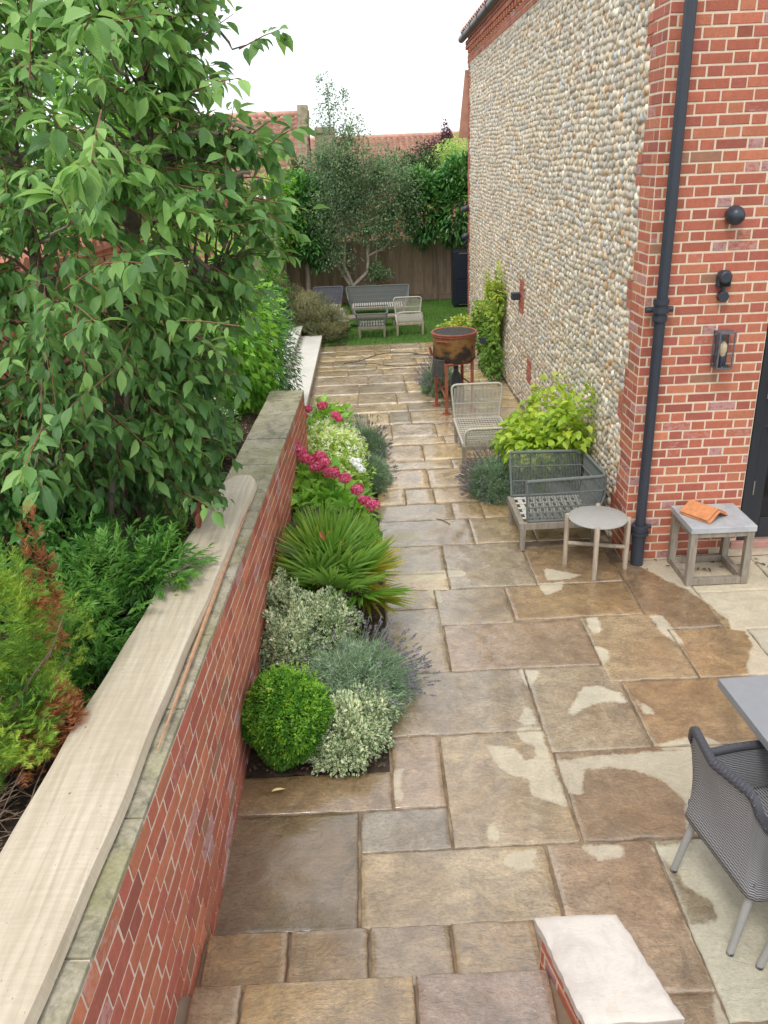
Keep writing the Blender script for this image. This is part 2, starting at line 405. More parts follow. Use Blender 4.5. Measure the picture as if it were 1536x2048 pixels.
# beyond: coursed random-length paving running to the lawn
y = 6.55; r2 = random.Random(11)
while y < 15.2:
    h_ = r2.choice([.29, .42, .56, .56]); h_ = min(h_, 15.25-y)
    if 15.25-(y+h_) < .2: h_ = 15.25-y
    x = .01 if y < 9.6 else -.92
    x -= r2.random()*.02
    while x < 2.0:
        w_ = r2.choice([.29, .56, .72, .86]); x1 = min(x+w_, 2.02)
        if 2.02-x1 < .2: x1 = 2.02
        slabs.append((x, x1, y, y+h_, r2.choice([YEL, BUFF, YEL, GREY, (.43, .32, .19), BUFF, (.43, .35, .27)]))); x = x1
    y += h_
slabs += [(-.9, 0, 9.62, 9.9, BUFF)]
def slab_mesh(name, lst, z=0.0, near=.03, thick=.05, mat=None, riven=1.0):
    V = []; F = []; C = []; n0 = 0; Q = []
    for (x0, x1, y0, y1, c) in lst:
        g = .007; x0 += g; x1 -= g; y0 += g; y1 -= g
        if x1-x0 < .03 or y1-y0 < .03: continue
        st = near if y0 < 7 else near*2.2
        nx = max(2, int((x1-x0)/st)); ny = max(2, int((y1-y0)/st))
        ex = np.concatenate([[0, .006/(x1-x0)], np.linspace(0, 1, nx+1)[1:-1], [1-.006/(x1-x0), 1]]); ey = np.concatenate([[0, .006/(y1-y0)], np.linspace(0, 1, ny+1)[1:-1], [1-.006/(y1-y0), 1]])
        X, Y = np.meshgrid(x0+ex*(x1-x0), y0+ey*(y1-y0)); nxx, nyy = len(ex), len(ey)
        edge = (np.minimum(np.arange(nxx), nxx-1-np.arange(nxx))[None, :] == 0) | (np.minimum(np.arange(nyy), nyy-1-np.arange(nyy))[:, None] == 0)
        s_ = rng.integers(1e6)
        P = np.stack([X, Y, np.zeros_like(X)], -1).reshape(-1, 3)
        Z = z + riven*(.006*(lump(P, 7, s_)-.5)+.004*(lump(P, 25, s_+1)-.5)) + riven*(rng.random()-.5)*.005
        jit = (lump(P, 60, s_+2)-.5)*.008*edge.ravel()
        P[:, 2] = Z-edge.ravel()*.003; P[:, 0] += jit; P[:, 1] += jit
        # skirt
        ids = np.arange(nxx*nyy).reshape(nyy, nxx)
        f_ = np.stack([ids[:-1, :-1], ids[:-1, 1:], ids[1:, 1:], ids[1:, :-1]], -1).reshape(-1, 4)
        ring = np.concatenate([ids[0, :-1], ids[:-1, -1], ids[-1, :0:-1], ids[:0:-1, 0]])
        low = P[ring].copy(); low[:, 2] = z-thick; m_ = len(ring); li = len(P)+np.arange(m_)
        sk = np.stack([ring, li, np.roll(li, -1), np.roll(ring, -1)], -1)
        V.append(np.concatenate([P, low])); F.append(np.concatenate([f_, sk])+n0); n0 += len(P)+m_
        cc = np.array(c)*(1+(rng.random()-.5)*.22)*(1.5 if y0 > 10 else 1.38 if y0 > 7.5 else 1.12 if y0 > 5.7 else 1.0); C.append(np.tile(cc, (len(P)+m_, 1)))  # slabs lighten with distance: paler stone, plus wet sky sheen put into the colour
    V = np.concatenate(V); C = np.concatenate(C)
    d = np.full(len(V), -1.0)
    for q in DRY: d = np.maximum(d, poly_sd(V[:, :2], q))
    t = cl(.5+d*6) if z < .01 else np.zeros(len(V))
    return V, np.concatenate(F), C, t
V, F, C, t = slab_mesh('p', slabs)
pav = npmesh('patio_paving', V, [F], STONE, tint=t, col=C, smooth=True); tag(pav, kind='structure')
# pointing between the slabs: one sheet just below their faces
m = Mat('pointing', .8); p = m.pos()
m.col(m.ramp(m.noise(p, 6, 6, .7), [(.3, (.075, .05, .035)), (.5, (.20, .145, .095)), (.66, (.33, .25, .17)), (.8, (.07, .085, .03))])); m.bump(m.noise(p, 60), .6, .01)
mb = MB(); mb.box(-.87, 4.4, 1.0, 3.66, -.06, -.011); mb.box(0.0, 4.4, 3.66, 6.1, -.06, -.011); mb.box(0.0, 2.04, 6.1, 9.6, -.06, -.011); mb.box(-.93, 2.04, 9.6, 15.27, -.06, -.011)
tag(mb.build('paving_pointing', m.m), kind='structure')
m = Mat('ground', .95); p = m.pos(); m.col(m.ramp(m.noise(p, .8, 8), [(.3, (.06, .075, .03)), (.7, (.12, .12, .06))]))
mb = MB(); mb.add([(-400, -60, -.07), (400, -60, -.07), (400, 500, -.07), (-400, 500, -.07)], [(0, 1, 2, 3)])
tag(mb.build('ground', m.m), kind='structure')
# planting bed at patio level and the raised bed behind the garden wall
def bumpy(name, x0, x1, y0, y1, z, mat, amp=.03, st=.05, slope=0.0):
    nx = int((x1-x0)/st)+2; ny = int((y1-y0)/st)+2
    X, Y = np.meshgrid(np.linspace(x0, x1, nx), np.linspace(y0, y1, ny)); P = np.stack([X, Y, 0*X], -1).reshape(-1, 3)
    P[:, 2] = z+amp*(lump(P, 5, 3)-.5)+amp*.5*(lump(P, 22, 4)-.5)
    ids = np.arange(nx*ny).reshape(ny, nx); f_ = np.stack([ids[:-1, :-1], ids[:-1, 1:], ids[1:, 1:], ids[1:, :-1]], -1).reshape(-1, 4)
    return tag(npmesh(name, P, [f_], mat, smooth=True), kind='structure')
bumpy('planting_bed_soil', -.87, .01, 3.66, 9.61, -.012, SOIL)
bumpy('raised_bed_soil', -3.0, -1.0, .6, 8.05, .84, SOIL, .05)
bumpy('far_bed_soil', -3.0, -2.28, 8.05, 15.6, .5, SOIL, .05)
bumpy('lawn_bed_soil', -2.0, -.45, 15.3, 16.8, .0, SOIL, .04)
# lawn
m = Mat('lawn', .8); p = m.pos(); m.col(m.ramp(m.noise(p, 2.2, 6, .7), [(.3, (.06, .13, .02)), (.7, (.11, .22, .035))])); m.bump(m.noise(p, 120), .8, .02)
mb = MB(); mb.box(-3.4, 7, 15.27, 20.25, -.06, -.008); tag(mb.build('lawn', m.m), kind='structure')
n = 42000; P = np.stack([rng.uniform(-1.6, 4.5, n), rng.uniform(15.26, 20.15, n), np.full(n, -.01)], 1)
GRASS = leafmat('grass_blades', (.035, .10, .012), (.075, .19, .025), (.14, .27, .05), .5, .35)
D = nrm(np.stack([rng.normal(0, .35, n), rng.normal(0, .35, n), np.ones(n)], 1))
g = foliage('lawn_grass', [inst(T_needle(.16), P, D, rnd_unit(n), rng.uniform(.03, .055, n), cl(lump(P, 2.2, 5)*.7+rng.normal(0, .15, n)))], GRASS)
tag(g, 'short green grass of the lawn beyond the stone paving', 'grass', kind='stuff')
# ================================================================== BRICKWORK
def m_brick(name='brick', palette=None):
    m = Mat(name, .82); p = m.pos(); c = m.attr('bcol').outputs['Color']
    c = m.mix(.42, c, m.ramp(m.noise(p, 28, 5, .65, .6), [(.3, .70), (.7, 1.25)]), 'MULTIPLY')
    c = m.mix(.5, c, m.ramp(m.noise(m.mapping(p, (1, 1, .35)), 1.6, 5, .65), [(.3, .78), (.6, 1.08)]), 'MULTIPLY')
    c = m.mix(.5, c, m.ramp(m.noise(m.mapping(p, (1, 1, 3)), 60, 4, .6), [(.35, .75), (.7, 1.2)]), 'MULTIPLY')
    sc_ = m.math('MULTIPLY', m.attr('tint').outputs['Fac'], m.noise(m.mapping(p, (1, 1, 2)), 24, 4, .7))
    c = m.mix(m.ramp(sc_, [(.36, 0), (.48, .62)]), c, (.52, .34, .33))
    m.col(c); m.bump(m.noise(m.mapping(p, (1, 1, 2.2)), 45, 6, .7, .8), .55, .006); return m.m
BRICK = m_brick()
def m_mortar(name, c):
    m = Mat(name, .92); p = m.pos(); m.col(m.mix(.4, c, m.ramp(m.noise(p, 20, 6), [(.3, .75), (.7, 1.2)]), 'MULTIPLY')); m.bump(m.noise(p, 150), .5, .004); return m.m
MORT = m_mortar('lime_mortar', (.72, .60, .45)); 
def brick_cols(n, r_):
    base = np.array([(.46, .137, .082), (.51, .178, .098), (.41, .118, .082), (.48, .15, .088), (.35, .175, .105), (.38, .14, .12)])
    k = r_.choice(6, n, p=[.32, .23, .20, .18, .04, .03]); c = base[k]*(1+r_.normal(0, .09, (n, 1)))
    tint = np.where(r_.random(n) < .08, r_.uniform(.6, 1, n), r_.uniform(0, .3, n)); tint[k == 5] = .95
    return np.clip(c, .02, .8), tint
def brick_mesh(name, rects, o, U, Nn, parent, depth=.03, mat=None, seed=1, L=None, gap=.0065, cham=.003):
    """rects (u0,u1,v0,v1) in wall plane: U horizontal unit, z up, Nn outward"""
    r_ = np.random.default_rng(seed); R = np.array(rects, float); n = len(R)
    j = r_.normal(0, .0012, R.shape); u0, u1, v0, v1 = (R+j).T; u0 = u0+gap; u1 = u1-gap; v0 = v0+gap; v1 = v1-gap
    pr = r_.uniform(-.0003, .0022, n)
    V = np.zeros((n, 12, 3)); o = np.array(o, float); U = np.array(U, float); Nn = np.array(Nn, float); Z = np.array([0, 0, 1.])
    def pt(u, v, d): return o+u[:, None]*U+v[:, None]*Z+d[:, None]*Nn
    one = np.ones(n)
    for k, (a_, b_, s1, s2) in enumerate([(u0, v0, 1, 1), (u1, v0, -1, 1), (u1, v1, -1, -1), (u0, v1, 1, -1)]):
        V[:, k] = pt(a_, b_, -depth*one); V[:, 4+k] = pt(a_, b_, pr-cham); V[:, 8+k] = pt(a_+s1*cham+r_.normal(0, .0008, n), b_+s2*cham+r_.normal(0, .0008, n), pr)
    f_ = [(8, 9, 10, 11)]+[(i, (i+1) % 4, 4+(i+1) % 4, 4+i) for i in range(4)]+[(4+i, 4+(i+1) % 4, 8+(i+1) % 4, 8+i) for i in range(4)]
    F = (np.array(f_)[None]+(np.arange(n)*12)[:, None, None]).reshape(-1, 4)
    if np.dot(np.cross(U, Z), Nn) < 0: F = F[:, ::-1]
    c, t_ = brick_cols(n, r_)
    return npmesh(name, V.reshape(-1, 3), [F], mat or BRICK, parent, tint=np.repeat(t_, 12), col=np.repeat(c, 12, 0))
def flemish(u0, u1, z0, nc, keep=None, off=0.0, H=.075, S=.225, Hd=.1125, closer=0):
    """Flemish bond rows of rects, clipped to u0..u1"""
    out_ = []
    for c_ in range(nc):
        sh = (off if c_ % 2 == 0 else off+(S+Hd)/2); u = u0-(S+Hd)*2+sh; k = 0
        while u < u1:
            w_ = S if k % 2 == 0 else Hd; a_, b_ = max(u, u0), min(u+w_, u1)
            if b_-a_ > .03:
                if keep is None or keep((a_+b_)/2, z0+(c_+.5)*H, a_, b_): out_.append((a_, b_, z0+c_*H, z0+(c_+1)*H))
            u += w_; k += 1
    return out_
# ================================================================== HOUSE
HX, HY0, HY1 = 2.04, 6.10, 17.1
house = thing('brick_and_flint_house', (HX+2, 10, 0), 0, 'two storey red brick house with one long side wall of rounded flint cobbles', 'house')
# inner body so that nothing shows through
mb = MB(); mb.box(HX+.035, 9, HY0+.035, HY1-.03, -.05, 5.02); mb.build('wall_core', MORT, house)
DX0, DX1, DZ0, DZ1 = 2.99, 4.9, .16, 2.32
fr = flemish(0, 5.2, 0, 67, keep=lambda u, z, a_, b_: not (HX+b_ > DX0+.005 and HX+a_ < DX1 and z < DZ1), off=.06)
fr2 = []
for (a_, b_, z0, z1) in fr: fr2.append((a_, b_, z0, z1))
for c_ in range(2, 31):   # make the jamb neat
    z0 = c_*.075; ed = [r_ for r_ in fr2 if abs(r_[2]-z0) < .01 and r_[1] <= DX0-HX+.005]
    if ed:
        mx = max(r_[1] for r_ in ed)
        if DX0-HX-mx > .03: fr2.append((mx, DX0-HX, z0, z0+.075))
brick_mesh('front_brickwork', fr2, (HX, HY0, 0), (1, 0, 0), (0, -1, 0), house, .034, seed=2)
mb = MB(); mb.box(HX+.002, DX0-.002, HY0+.0025, HY0+.034, -.05, 5.02); mb.box(DX1, 9, HY0+.0025, HY0+.034, -.05, 5.02); mb.box(DX0-.002, DX1, HY0+.0025, HY0+.034, DZ1, 5.02); mb.box(DX0-.002, DX1, HY0+.0025, HY0+.034, -.05, .1)
mb.build('front_mortar', MORT, house)
# side wall: toothed brick quoins both ends, cobbles between
def side_len(c_): return [.45, .45, .34, .34][(c_//2) % 4] if True else .4
qu = []
for c_ in range(63):
    z0 = c_*.075; L_ = .33+(.0, .115, .0, -.05)[(c_//3) % 4]
    u = 0.0; ws = [.1125, .225, .1125] if c_ % 2 else [.225, .1125, .1125]
    for w_ in ws:
        b_ = min(u+w_, L_)
        if b_-u > .035: qu.append((u, b_, z0, z0+.075))
        u += w_
brick_mesh('quoin', qu, (HX, HY0, 0), (0, 1, 0), (-1, 0, 0), house, .034, seed=3)
qf = []
for c_ in range(63):
    z0 = c_*.075; L_ = .28+(.0, .10)[(c_//3) % 2]; u = 0.0
    for w_ in ([.1125, .225] if c_ % 2 else [.225, .1125]):
        b_ = min(u+w_, L_)
        if b_-u > .035: qf.append((HY1-HY0-b_, HY1-HY0-u, z0, z0+.075))
        u += w_
brick_mesh('quoin', qf, (HX, HY0, 0), (0, 1, 0), (-1, 0, 0), house, .034, seed=4)
# plinth brick patches set in the flint, one behind the side lamp
PATCH = [(4.78, 5.12, 1.2, 1.62), (4.15, 4.45, .42, .72), (3.75, 4.05, .12, .42), (7.45, 7.8, .15, .6)]
for i, (a_, b_, z0, z1) in enumerate(PATCH):
    nc = int(round((z1-z0)/.075))
    brick_mesh('brick_patch', flemish(a_, b_, z0, nc, off=.05), (HX-.004, HY0, 0), (0, 1, 0), (-1, 0, 0), house, .036, seed=20+i)
# brick band and dentils under the gutter
ZB = 4.72
r_ = flemish(0, HY1-HY0, ZB, 2, off=.1); brick_mesh('eaves_band', r_, (HX-.012, HY0, 0), (0, 1, 0), (-1, 0, 0), house, .05, seed=6)
dz = []
for i in range(int((HY1-HY0)/.225)): dz.append((i*.225+.02, i*.225+.13, ZB+.15, ZB+.225))
d0 = brick_mesh('dentil', dz[:1], (HX-.045, HY0, 0), (0, 1, 0), (-1, 0, 0), house, .08, seed=7, gap=.002)
for i in range(1, len(dz)):
    d_ = d0.copy(); sc.collection.objects.link(d_); d_.location = (0, i*.225, 0)
mb = MB(); mb.box(HX-.004, HX+.05, HY0, HY1, ZB-.01, ZB+.42); mb.build('eaves_mortar', MORT, house)
r_ = flemish(0, HY1-HY0, ZB+.225, 2, off=.02); brick_mesh('eaves_band', r_, (HX-.05, HY0, 0), (0, 1, 0), (-1, 0, 0), house, .06, seed=8)
# flint cobbles
m = Mat('flint_mortar', .95); p = m.pos(); m.col(m.ramp(m.noise(p, 16, 6), [(.3, (.50, .42, .31)), (.7, (.66, .57, .44))])); m.bump(m.noise(p, 90), .8, .008); FMORT = m.m
mb = MB(); mb.box(HX+.010, HX+.03, HY0+.30, HY1-.02, -.05, ZB); mb.build('flint_mortar', FMORT, house)
mb = MB(); mb.box(HX+.0025, HX+.03, HY0+.003, HY0+.299, -.05, ZB); mb.build('quoin_mortar', MORT, house)
for c_ in range(63):
    pass
m = Mat('flint_cobble', .48, .5); p = m.pos(); c = m.attr('bcol').outputs['Color']
c = m.mix(.55, c, m.ramp(m.noise(p, 45, 5, .6), [(.3, .72), (.7, 1.22)]), 'MULTIPLY')
c = m.mix(m.ramp(m.noise(p, 26, 4, .6, .5), [(.58, 0), (.72, .4)]), c, (.50, .30, .14))
c = m.mix(1, c, (1.20, 1.16, 1.10), 'MULTIPLY'); m.col(c); m.bump(m.noise(p, 80, 4), .2, .004); COB = m.m
rows = []; z = .03; r_ = np.random.default_rng(5)
PT = []
while z < ZB-.005:
    u = .30+r_.uniform(0, .05)
    ss = .057
    us = np.arange(u, HY1-HY0-.26, ss); us = us+r_.normal(0, .006, len(us)); zz = z+r_.normal(0, .008, len(us))+.012*np.sin(us*3.1+z*2)
    PT.append(np.stack([us, zz], 1)); z += .0575
PT = np.concatenate(PT)
def qlen(zz): c_ = (zz/.075).astype(int); return .33+np.array([.0, .115, .0, -.05])[(c_//3) % 4]
ok = (PT[:, 0] > qlen(PT[:, 1])+.02) & (PT[:, 1] < ZB-.02) & (PT[:, 1] > .0)
qn = .28+np.array([.0, .10])[((PT[:, 1]/.075).astype(int)//3) % 2]; ok &= PT[:, 0] < HY1-HY0-qn-.015
for a_, b_, z0, z1 in PATCH: ok &= ~((PT[:, 0] > a_-.02) & (PT[:, 0] < b_+.02) & (PT[:, 1] > z0-.02) & (PT[:, 1] < z1+.02))
PT = PT[ok]; n = len(PT)
k = 8; rings = [(1.0, 0.0), (.93, .38), (.68, .75), (.32, .95)]
tv = [(rr*math.cos(2*PI*i/k+j*.39), rr*math.sin(2*PI*i/k+j*.39), hh) for j, (rr, hh) in enumerate(rings) for i in range(k)]+[(0, 0, 1.0)]
tv = np.array(tv); tf = [(j*k+i, j*k+(i+1) % k, (j+1)*k+(i+1) % k, (j+1)*k+i) for j in range(3) for i in range(k)]; tt = [(3*k+i, 3*k+(i+1) % k, 4*k) for i in range(k)]
ru = .0285*r_.uniform(.82, 1.2, n); rz_ = .036*r_.uniform(.8, 1.18, n); rd = r_.uniform(.015, .026, n); th = r_.normal(0, .45, n)
big = r_.random(n) < .06; ru[big] *= 1.25; rz_[big] *= 1.2
A = tv[None, :, 0]*ru[:, None]; B = tv[None, :, 1]*rz_[:, None]
pw = 1+.12*np.sin(3*np.arctan2(tv[None, :, 1], tv[None, :, 0])+r_.uniform(0, 6.28, (n, 1))); A = A*pw; B = B*pw
Uc = A*np.cos(th)[:, None]-B*np.sin(th)[:, None]; Zc = A*np.sin(th)[:, None]+B*np.cos(th)[:, None]
tl = r_.normal(0, .18, n)
X_ = HX+.012-tv[None, :, 2]*rd[:, None]+Zc*tl[:, None]*.5
V = np.stack([X_, HY0+PT[:, 0][:, None]+Uc, PT[:, 1][:, None]+Zc], -1).reshape(-1, 3)
off = (np.arange(n)*len(tv))[:, None, None]
pal = np.array([(.50, .46, .40), (.60, .54, .45), (.40, .375, .335), (.43, .35, .26), (.55, .45, .32), (.33, .30, .27), (.47, .30, .17), (.40, .43, .45), (.68, .64, .56)])
kk = r_.choice(9, n, p=[.2, .2, .15, .12, .12, .06, .05, .04, .06]); cc = pal[kk]*(1+r_.normal(0, .10, (n, 1)))
npmesh('flint_cobbles', V, [(np.array(tf)[None]+off).reshape(-1, 4)[:, ::-1], (np.array(tt)[None]+off).reshape(-1, 3)[:, ::-1]], COB, house, col=np.repeat(np.clip(cc, .03, .9), len(tv), 0), smooth=True)
# roof of pantiles rising behind the gutter
m = Mat('clay_tiles', .75); p = m.pos(); m.col(m.mix(.6, m.ramp(m.noise(p, 5, 4), [(.35, (.47, .24, .17)), (.65, (.60, .35, .26))]), m.ramp(m.noise(p, 1.2, 5), [(.3, .7), (.7, 1.15)]), 'MULTIPLY')); m.bump(m.noise(p, 40), .4, .01); TILE = m.m
def pantiles(name, A, B, h_dir, nrow, ncol, mat, parent, rowlen, amp=.035, st=6):
    """corrugated, stepped tile sheet from eaves line A-B going up h_dir (vector per row)"""
    A = np.array(A, float); B = np.array(B, float); hd = np.array(h_dir, float); nv = nrm(np.cross(B-A, hd)); nv = nv if nv[2] > 0 else -nv
    nc = ncol*st; s_ = np.linspace(0, 1, nc+1); ph = s_*ncol*2*PI
    prof = amp*(np.sin(ph)+.35*np.sin(2*ph+.8)); V = []; F = []
    for r in range(nrow):
        for e_, lift in ((0, .045), (1.06, .0)):
            V.append(A+(B-A)*s_[:, None]+hd*(r+e_)+nv*(prof+lift)[:, None])
    V.append(A+(B-A)*s_[:, None]+hd*nrow); V = np.concatenate(V); w_ = nc+1
    for r in range(nrow):
        a_ = 2*r*w_; i = np.arange(nc); F.append(np.stack([a_+i, a_+i+1, a_+w_+i+1, a_+w_+i], 1))
        if r+1 < nrow: F.append(np.stack([a_+w_+i, a_+w_+i+1, a_+2*w_+i+1, a_+2*w_+i], 1))
    return npmesh(name, V, [np.concatenate(F)], mat, parent, smooth=True)
pantiles('roof', (HX-.10, HY0-.1, 5.20), (HX-.10, HY1+.12, 5.20), (.21, 0, .2), 20, 50, TILE, house, .3)
mb = MB(); mb.hexa([(HX, HY1-.02, 4.9), (HX+4.2, HY1-.02, 4.9), (HX+4.2, HY1+.05, 4.9), (HX, HY1+.05, 4.9)], [(HX, HY1-.02, 5.2), (HX+4.2, HY1-.02, 9.1), (HX+4.2, HY1+.05, 9.1), (HX, HY1+.05, 5.2)]); mb.build('gable', TILE, house)
IRON = simple('painted_iron', (.035, .042, .058), .38, .1, 40, 0, .05)
mb = MB(); mb.tube([(HX-.11, HY0-.2, 5.16), (HX-.11, HY1+.12, 5.14)], .062, 14)
for yy in np.arange(7, 17.2, .95): mb.tube([(HX-.11, yy-.03, 5.155), (HX-.11, yy+.03, 5.155)], .071, 14)
mb.build('gutter', IRON, house, smooth=True)
# downpipe on the front wall
px_, py_ = 2.135, HY0-.085
mb = MB()
zt = 5.1
mb.tube([(px_+.01, py_, zt), (px_, py_, .30)], .041, 18)
mb.tube([(px_, py_, .22), (px_, py_, -.02)], .052, 18)
dp = mb.build('downpipe', IRON, house, smooth=True)
mb = MB()
for zz, r0 in ((2.15, .057), (2.09, .061), (2.03, .055)): mb.tube([(px_, py_, zz+.018), (px_, py_, zz-.018)], r0, 20)
mb.tube([(px_, py_, 2.15), (px_, py_, 2.02)], .048, 18); mb.tube([(px_-.10, py_+.03, 2.09), (px_+.10, py_+.03, 2.09)], .022, 10)
mb.build('pipe_collar', IRON, dp, smooth=True)
mb = MB(); mb.tube([(px_, py_, .36), (px_, py_, .345), (px_, py_, .30), (px_, py_, .22)], [.068, .070, .062, .055], 20); mb.tube([(px_, py_, .30), (px_, py_, .285)], .074, 20); mb.tube([(px_-.10, py_+.03, .33), (px_+.10, py_+.03, .33)], .02, 10)
mb.build('pipe_collar', IRON, dp, smooth=True)
# glazed door frame at the right edge
FRM = simple('anthracite_frame', (.022, .025, .033), .35, .08, 60, 0, .03)
gm = Mat('door_glass', .04, .35); gm.col((.012, .013, .012)); GLS = gm.m
dr = MB(); y0_ = HY0+.01
dr.box(DX0+.004, DX0+.075, HY0-.006, HY0+.09, DZ0-.02, DZ1-.004); dr.box(DX0+.075, DX0+.175, HY0+.010, HY0+.075, DZ0-.01, DZ1-.03); dr.box(DX0+.177, DX1-.01, HY0+.012, HY0+.073, DZ0-.01, DZ0+.17); dr.box(DX0+.177, DX1-.01, HY0+.012, HY0+.073, DZ1-.17, DZ1-.03)
dr.box(DX1-.20, DX1-.012, HY0+.008, HY0+.078, DZ0, DZ1-.03); dr.box(DX0+.077, DX1-.01, HY0-.004, HY0+.088, DZ1-.03, DZ1-.005)
d_ = dr.build('door', FRM, house, .004)
mb = MB(); mb.box(DX0+.175, DX1-.19, HY0+.022, HY0+.032, DZ0+.16, DZ1-.16); mb.build('glass', GLS, d_)
mb = MB(); mb.box(DX0+.5, DX1-.4, HY0+.030, HY0+.032, .95, .99)
MET = simple('brushed_metal', (.5, .5, .5), .3, .1, 50, 1)
for zz in (.55, 1.36): mb = MB(); mb.tube([(DX0+.078, HY0-.008, zz), (DX0+.078, HY0-.008, zz+.12)], .008, 8); mb.build('hinge', MET, d_, smooth=True)
mb = MB(); mb.tube([(DX0+.26, HY0-.045, 1.12), (DX0+.14, HY0-.045, 1.12), (DX0+.13, HY0-.035, 1.12), (DX0+.13, HY0+.014, 1.12)], .01, 8); mb.build('handle', MET, d_, smooth=True)
SIL = simple('pink_sill', (.45, .23, .19), .6, .15, 20)
mb = MB(); mb.box(DX0-.06, DX1, HY0-.035, HY0+.02, .075, .135); mb.build('door_sill', SIL, house, .006)
# ---- lamps on the walls
def lantern():
    c = (2.64, HY0-.075); L_ = thing('wall_lantern', (c[0], c[1], 1.65), 0, 'grey metal box lantern with clear glass sides on the brick wall between downpipe and door', 'wall lantern')
    ZN = simple('zinc', (.17, .19, .22), .45, .2, 30, .6)
    mb = MB(); x0, x1, y0, y1, z0, z1 = c[0]-.055, c[0]+.055, c[1]-.055, c[1]+.055, 1.65, 1.90
    for x in (x0, x1):
        for y in (y0, y1): mb.box(x-.005, x+.005, y-.005, y+.005, z0, z1)
    mb.box(x0-.006, x1+.006, y0-.006, y1+.006, z1, z1+.012); mb.box(x0-.006, x1+.006, y0-.006, y1+.006, z0-.012, z0)
    mb.box(c[0]-.035, c[0]+.035, HY0-.02, HY0-.004, z0+.0, z1-.02)
    mb.build('frame', ZN, L_, .0015)
    g_ = Mat('lantern_glass', .02); g_.b.inputs['Transmission Weight'].default_value = 1; g_.b.inputs['IOR'].default_value = 1.1; g_.col((.95, .97, 1))
    mb = MB(); mb.box(x0+.006, x1-.006, y0-.001, y0+.001, z0, z1); mb.box(x0-.001, x0+.001, y0+.006, y1-.006, z0, z1); mb.box(x1-.001, x1+.001, y0+.006, y1-.006, z0, z1); mb.build('glass', g_.m, L_)
    mb = MB(); mb.tube([(c[0], c[1], z0), (c[0], c[1], z0+.07), (c[0], c[1], z0+.075)], [.024, .024, .02], 14); mb.build('bulb_holder', IRON, L_, smooth=True)
    bu = simple('bulb', (.75, .6, .38), .15, .05); mb = MB(); mb.tube([(c[0], c[1], z0+.075), (c[0], c[1], z0+.09), (c[0], c[1], z0+.12), (c[0], c[1], z0+.16), (c[0], c[1], z0+.185)], [.013, .02, .028, .026, .008], 14); mb.build('bulb', bu, L_, smooth=True)
lantern()
def motion_sensor():
    L_ = thing('motion_sensor', (2.60, HY0, 2.24), 0, 'black motion sensor with rounded head above a smaller swivel knob on the brick wall', 'sensor')
    c = 2.60; mb = MB(); mb.tube([(c, HY0-.004, 2.295), (c, HY0-.05, 2.30), (c, HY0-.075, 2.30)], [.052, .052, .04], 18); mb.box(c-.05, c+.05, HY0-.05, HY0-.004, 2.23, 2.30); mb.build('head', IRON, L_, .006, True)
    mb = MB(); mb.box(c-.035, c+.035, HY0-.06, HY0-.048, 2.235, 2.265); mb.build('lens', GLS, L_, .003)
    mb = MB(); mb.tube([(c+.002, HY0-.03, 2.235), (c+.005, HY0-.03, 2.19)], .016, 10); mb.tube([(c+.007, HY0-.003, 2.16), (c+.007, HY0-.055, 2.16)], .040, 8); mb.build('swivel', IRON, L_, .003, True)
motion_sensor()
def dome_light(px3, lab, name='wall_spotlight', s=1.0, dirv=(0, -1, 0)):
    L_ = thing(name, px3, 0, lab, 'outdoor light'); p0 = np.array(px3); dv = np.array(dirv, float)
    mb = MB(); pr_ = [(0, .045), (.012, .046), (.014, .062), (.05, .066), (.085, .058), (.108, .038), (.118, .012)]
    mb.tube([p0+dv*a_*s+np.array([0, 0, -.25*a_*s]) for a_, _ in pr_], [b_*s for _, b_ in pr_], 20); mb.build('shade', IRON, L_, smooth=True)
dome_light((2.615, HY0-.004, 2.735), 'round black dome light, highest fitting on the front brick wall')
def side_lamp():
    z = 1.42; y = PX(1040, 593, HX)[1]; L_ = thing('box_wall_lamp', (HX-.01, y, z), 0, 'small black box lamp on a brick patch in the flint wall', 'wall lamp')
    mb = MB(); mb.box(HX-.115, HX-.008, y-.06, y+.06, z-.045, z+.045); mb.build('housing', IRON, L_, .004)
    mb = MB(); mb.box(HX-.10, HX-.02, y-.05, y+.05, z-.049, z-.044); mb.build('lens', GLS, L_)
side_lamp()
for zz, lab in ((PY(930, 417, 16.95)[2], 'upper of two small black lamps at the far corner of the flint wall'), (PY(930, 472, 16.95)[2], 'lower black lamp with a loop of cable at the far corner of the flint wall')):
    L_ = thing('corner_lamp', (HX, 16.95, zz), 0, lab, 'outdoor light'); mb = MB(); mb.tube([(HX-.004, 16.95, zz), (HX-.05, 16.95, zz), (HX-.10, 16.95, zz-.02), (HX-.13, 16.95, zz-.04)], [.05, .06, .055, .03], 14); mb.build('shade', IRON, L_, smooth=True)
    if 'lower' in lab:
        mb = MB(); mb.tube([(HX-.02, 16.93, zz-.04), (HX-.09, 16.90, zz-.12), (HX-.06, 16.88, zz-.2), (HX-.01, 16.9, zz-.12)], .012, 6); mb.build('cable', IRON, L_, smooth=True)
# rear wing roof seen past the far corner
wing = thing('rear_wing', (4, 20, 0), 0, 'lower brick wing with a clay tiled roof behind the flint wall corner', 'building')
mb = MB(); mb.box(2.75, 7, 17.2, 20, -.05, 3.75); mb.build('wall', TILE, wing)
q0, q1 = PY(917, 276, 17.14), PY(930, 140, 17.14)
mb = MB(); mb.hexa([(q0[0], 17.14, q0[2]), (3, 17.14, q0[2]), (3, 17.3, q0[2]), (q0[0]+.1, 17.3, q0[2])], [(q1[0], 17.14, q1[2]), (3, 17.14, q1[2]), (3, 17.3, q1[2]), (q1[0]+.05, 17.3, q1[2])]); mb.build('gable', TILE, wing)
